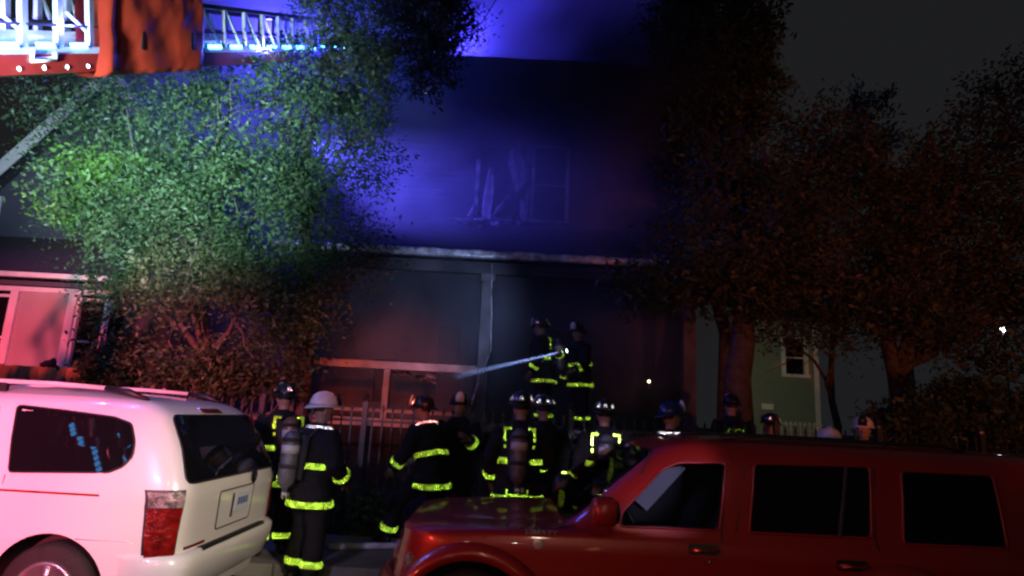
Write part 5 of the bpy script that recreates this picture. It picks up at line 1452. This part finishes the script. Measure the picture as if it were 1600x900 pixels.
    # ---- air pack
    if tank:
        bm = bmesh.new()
        for s in (-1, 1):
            pts = [Tm((.09 * s, -.19, 1.12)), Tm((.10 * s, -.19, 1.38)), Tm((.11 * s, -.09, 1.475)), Tm((.115 * s, .06, 1.47)), Tm((.12 * s, .17, 1.36)), Tm((.13 * s, .19, 1.15)), Tm((.19 * s, .10, 1.03))]
            tube(bm, pts, [(.026, .010)] * 7, 8, ref=Vector((1, 0, 0)))
        bx(bm, (-.11, -.215, .98), (.11, -.19, 1.40))
        for v in bm.verts[-8:]: v.co = Tm(v.co)
        ap = obj("air_pack", bm, "webbing", root, True)
        bm = bmesh.new(); prof = [(.02, 1.44), (.05, 1.425), (.075, 1.39), (.083, 1.34), (.083, 1.0), (.075, .95), (.05, .92), (.032, .905), (.03, .87)]
        lathe(bm, prof, (0, -.30, 0), 24)
        for v in bm.verts: v.co = Tm(v.co)
        obj("air_cylinder", bm, tank_m, ap, True)
        bm = bmesh.new(); lathe(bm, [(.024, .875), (.03, .86), (.03, .82), (.018, .80)], (0, -.30, 0), 12); lathe(bm, [(.022, -.03), (.022, .03)], (.055, -.30, .845), 10, None)
        for v in bm.verts: v.co = Tm(v.co)
        obj("valve", bm, "chrome", ap, True)
        bm = bmesh.new(); lathe(bm, [(.0855, 1.22), (.0855, 1.30)], (0, -.30, 0), 24)
        for v in bm.verts: v.co = Tm(v.co)
        obj("tank_label", bm, "tank_label", ap, True)
        for zz in (1.33, 1.08):
            bm = bmesh.new(); lathe(bm, [(.086, zz), (.092, zz + .005), (.092, zz + .035), (.086, zz + .04)], (0, -.30, 0), 24)
            for v in bm.verts: v.co = Tm(v.co)
            obj("tank_strap", bm, "webbing", ap, True)
        if brackets:
            for s in (-1, 1):
                bm = bmesh.new(); y_ = -.225
                for lo, hi in (((.085, y_, 1.425), (.165, y_ + .018, 1.450)), ((.14, y_, 1.31), (.165, y_ + .018, 1.424)), ((.135, y_, 1.235), (.16, y_ + .018, 1.275))):
                    vs_ = bx(bm, tuple(c * (s if i == 0 else 1) for i, c in enumerate(lo)), tuple(c * (s if i == 0 else 1) for i, c in enumerate(hi)))
                for v in bm.verts: v.co = Tm(v.co)
                obj("shoulder_marking", bm, "lime_tape", ap)
            bm = bmesh.new(); bx(bm, (-.11, -.36, .80), (.11, -.345, .815)); bx(bm, (-.11, -.36, .816), (-.095, -.345, .86)); bx(bm, (.095, -.36, .816), (.11, -.345, .86))
            for v in bm.verts: v.co = Tm(v.co)
            obj("pack_marking", bm, "lime_tape", ap)
    if letters:
        tm_ = text_mesh(letters, .125, .006)
        tm_.transform(Matrix.Translation((0, -.205, 1.30)) @ Matrix.Rotation(math.pi / 2, 4, 'X'))
        for v in tm_.vertices: v.co = Tm(v.co)
        obj("back_lettering", tm_, "lime_tape", co)
    return root

def feet(px, y): return at(px, 700, y).x
def pstand(label, px, Y, z, yaw_deg, **k):
    return person(label, at(px, 690, Y).x, Y, z, R(yaw_deg), **k)
# yaw 0 looks at the house, +90 looks left, -90 looks right
A_ = pstand("firefighter with amber air tank half hidden behind the back of the white van", 440, 7.25, .13, 35, lean=.08, helmet="helmet_black", brackets=True, tank_m="tank_amber", decals=(3.14, -1.57), scale=.985)
B_ = pstand("firefighter in a bright white helmet standing between the van and the red car", 494, 6.72, 0.0, -38, coat="turnout_black", helmet="helmet_white", lean=.04, collar=True, head=(-.35, .0), armR=((.31, .02, 1.14), (.26, .2, .98)), decals=())
C_ = pstand("firefighter leaning forward beside the fence with a tan glove hanging down", 680, 8.0, .13, 58, lean=.30, drop=.04, armL=((-.33, .16, 1.10), (-.34, .34, .90)), armR=((.31, .22, 1.08), (.24, .44, .98)), legs=[((-.14, .40, .50), (-.15, .52, .10)), ((.14, .06, .50), (.15, -.24, .10))], head=(.3, .1), tank=False, decals=(0, .7, 1.57, 2.3), collar=True)
D_ = pstand("firefighter with red lit face standing close behind the leaning one", 716, 8.55, .13, 168, lean=.05, tank=False, armL=((-.30, .12, 1.15), (-.22, .30, 1.25)), head=(.3, 0), decals=(1.57, 3.14), hem=False)
E_ = pstand("firefighter with back turned and grey air tank in the centre of the crew", 812, 6.95, .13, -2, brackets=True, decals=(-1.57, 3.14 + .5, -.5), scale=1.0, lean=.05, armR=((.33, .05, 1.14), (.20, .22, 1.06)))
F_ = pstand("firefighter mostly hidden behind the right shoulder of the central one", 850, 7.75, .13, 20, tank=False, decals=(-1.57, -.8, -2.4), hem=False, lean=.05)
G_ = pstand("firefighter with back turned and air tank left of the red car windscreen", 944, 7.45, .13, -4, brackets=True, decals=(-1.57, -.9, -2.2), lean=.04, scale=.985)
H_ = pstand("firefighter in a blue helmet looking right above the red car roof edge", 1046, 7.35, .14, -75, helmet="helmet_blue", tank=False, decals=(1.57,), collar=True, head=(0, .1), scale=.985)
I_ = pstand("firefighter with yellow back lettering just above the red car roof", 1144, 9.5, .34, 0, tank=False, letters="OCA", decals=(), scale=1.0)
J_ = pstand("firefighter with pale and yellow helmet marks beside the slanted red ladder", 1206, 9.8, .1, 15, tank=False, decals=(-1.57, -.9, -2.2, 0), coat="turnout_brown")
K_ = pstand("firefighter with only a white purple lit helmet showing over the red car roof", 1297, 6.9, -.02, -10, tank=False, helmet="helmet_white", decals=(), scale=.965, drop=.0)
N_ = pstand("firefighter with pinkish helmet and red lit face far right behind the red car", 1350, 8.4, .13, 150, tank=False, helmet="helmet_white", decals=(), scale=.98)
# on the porch
P1 = pstand("firefighter on the porch at left of the pair, turned toward the flashlight beam", 846, 10.6, FLOOR, 60, lean=.12, tank=True, decals=(3.14, -1.57), armR=((.30, .18, 1.16), (.16, .38, 1.10)), brackets=True, scale=.98)
P2 = pstand("firefighter on the porch holding a flashlight with a red lit face", 904, 10.4, FLOOR, 120, lean=.1, tank=False, decals=(0,), armR=((.30, .20, 1.22), (.12, .42, 1.30)), armL=((-.30, .12, 1.14), (-.22, .28, 1.00)), curl=1.05, head=(.4, 0), scale=.92)
# flashlight in the porch firefighter's hand, with its beam through the smoke
fp = at(886, 548, 10.1); ft_ = at(738, 582, 10.15)
fl_ = tag(empty("flashlight", fp), "small bright flashlight held by the porch firefighter, beam pointing left", "flashlight")
fdir = (ft_ - fp).normalized(); mq = fdir.to_track_quat('Z', 'Y').to_matrix()
bm = bmesh.new(); lathe(bm, [(.016, -.16), (.018, -.155), (.018, -.04), (.03, -.015), (.03, .0)], (0, 0, 0), 16, mq); obj("flashlight_body", bm, "black_plastic", fl_, True)
bm = bmesh.new(); lathe(bm, [(.0265, .001), (.026, .004), (.01, .006)], (0, 0, 0), 16, mq); ol = obj("lens", bm, "lamp_lens", fl_, True)
bl = lamp("flashlight_lamp", 'SPOT', fp + fdir * .02, 60000, (.32, .47, 1.0), .012, ft_ + fdir, 4.2, 1.0)

# attack hose trailing along the pavement to the steps
bm = bmesh.new(); tube(bm, [(-1.9, 7.6, .17), (-.9, 7.9, .17), (0.1, 8.3, .17), (.6, 8.6, .19)], .035, 10)
tag(obj("fire_hose", bm, "rag", None, True), "pale flat fire hose lying on the pavement behind the crew", "hose")
bpy.context.view_layer.update()
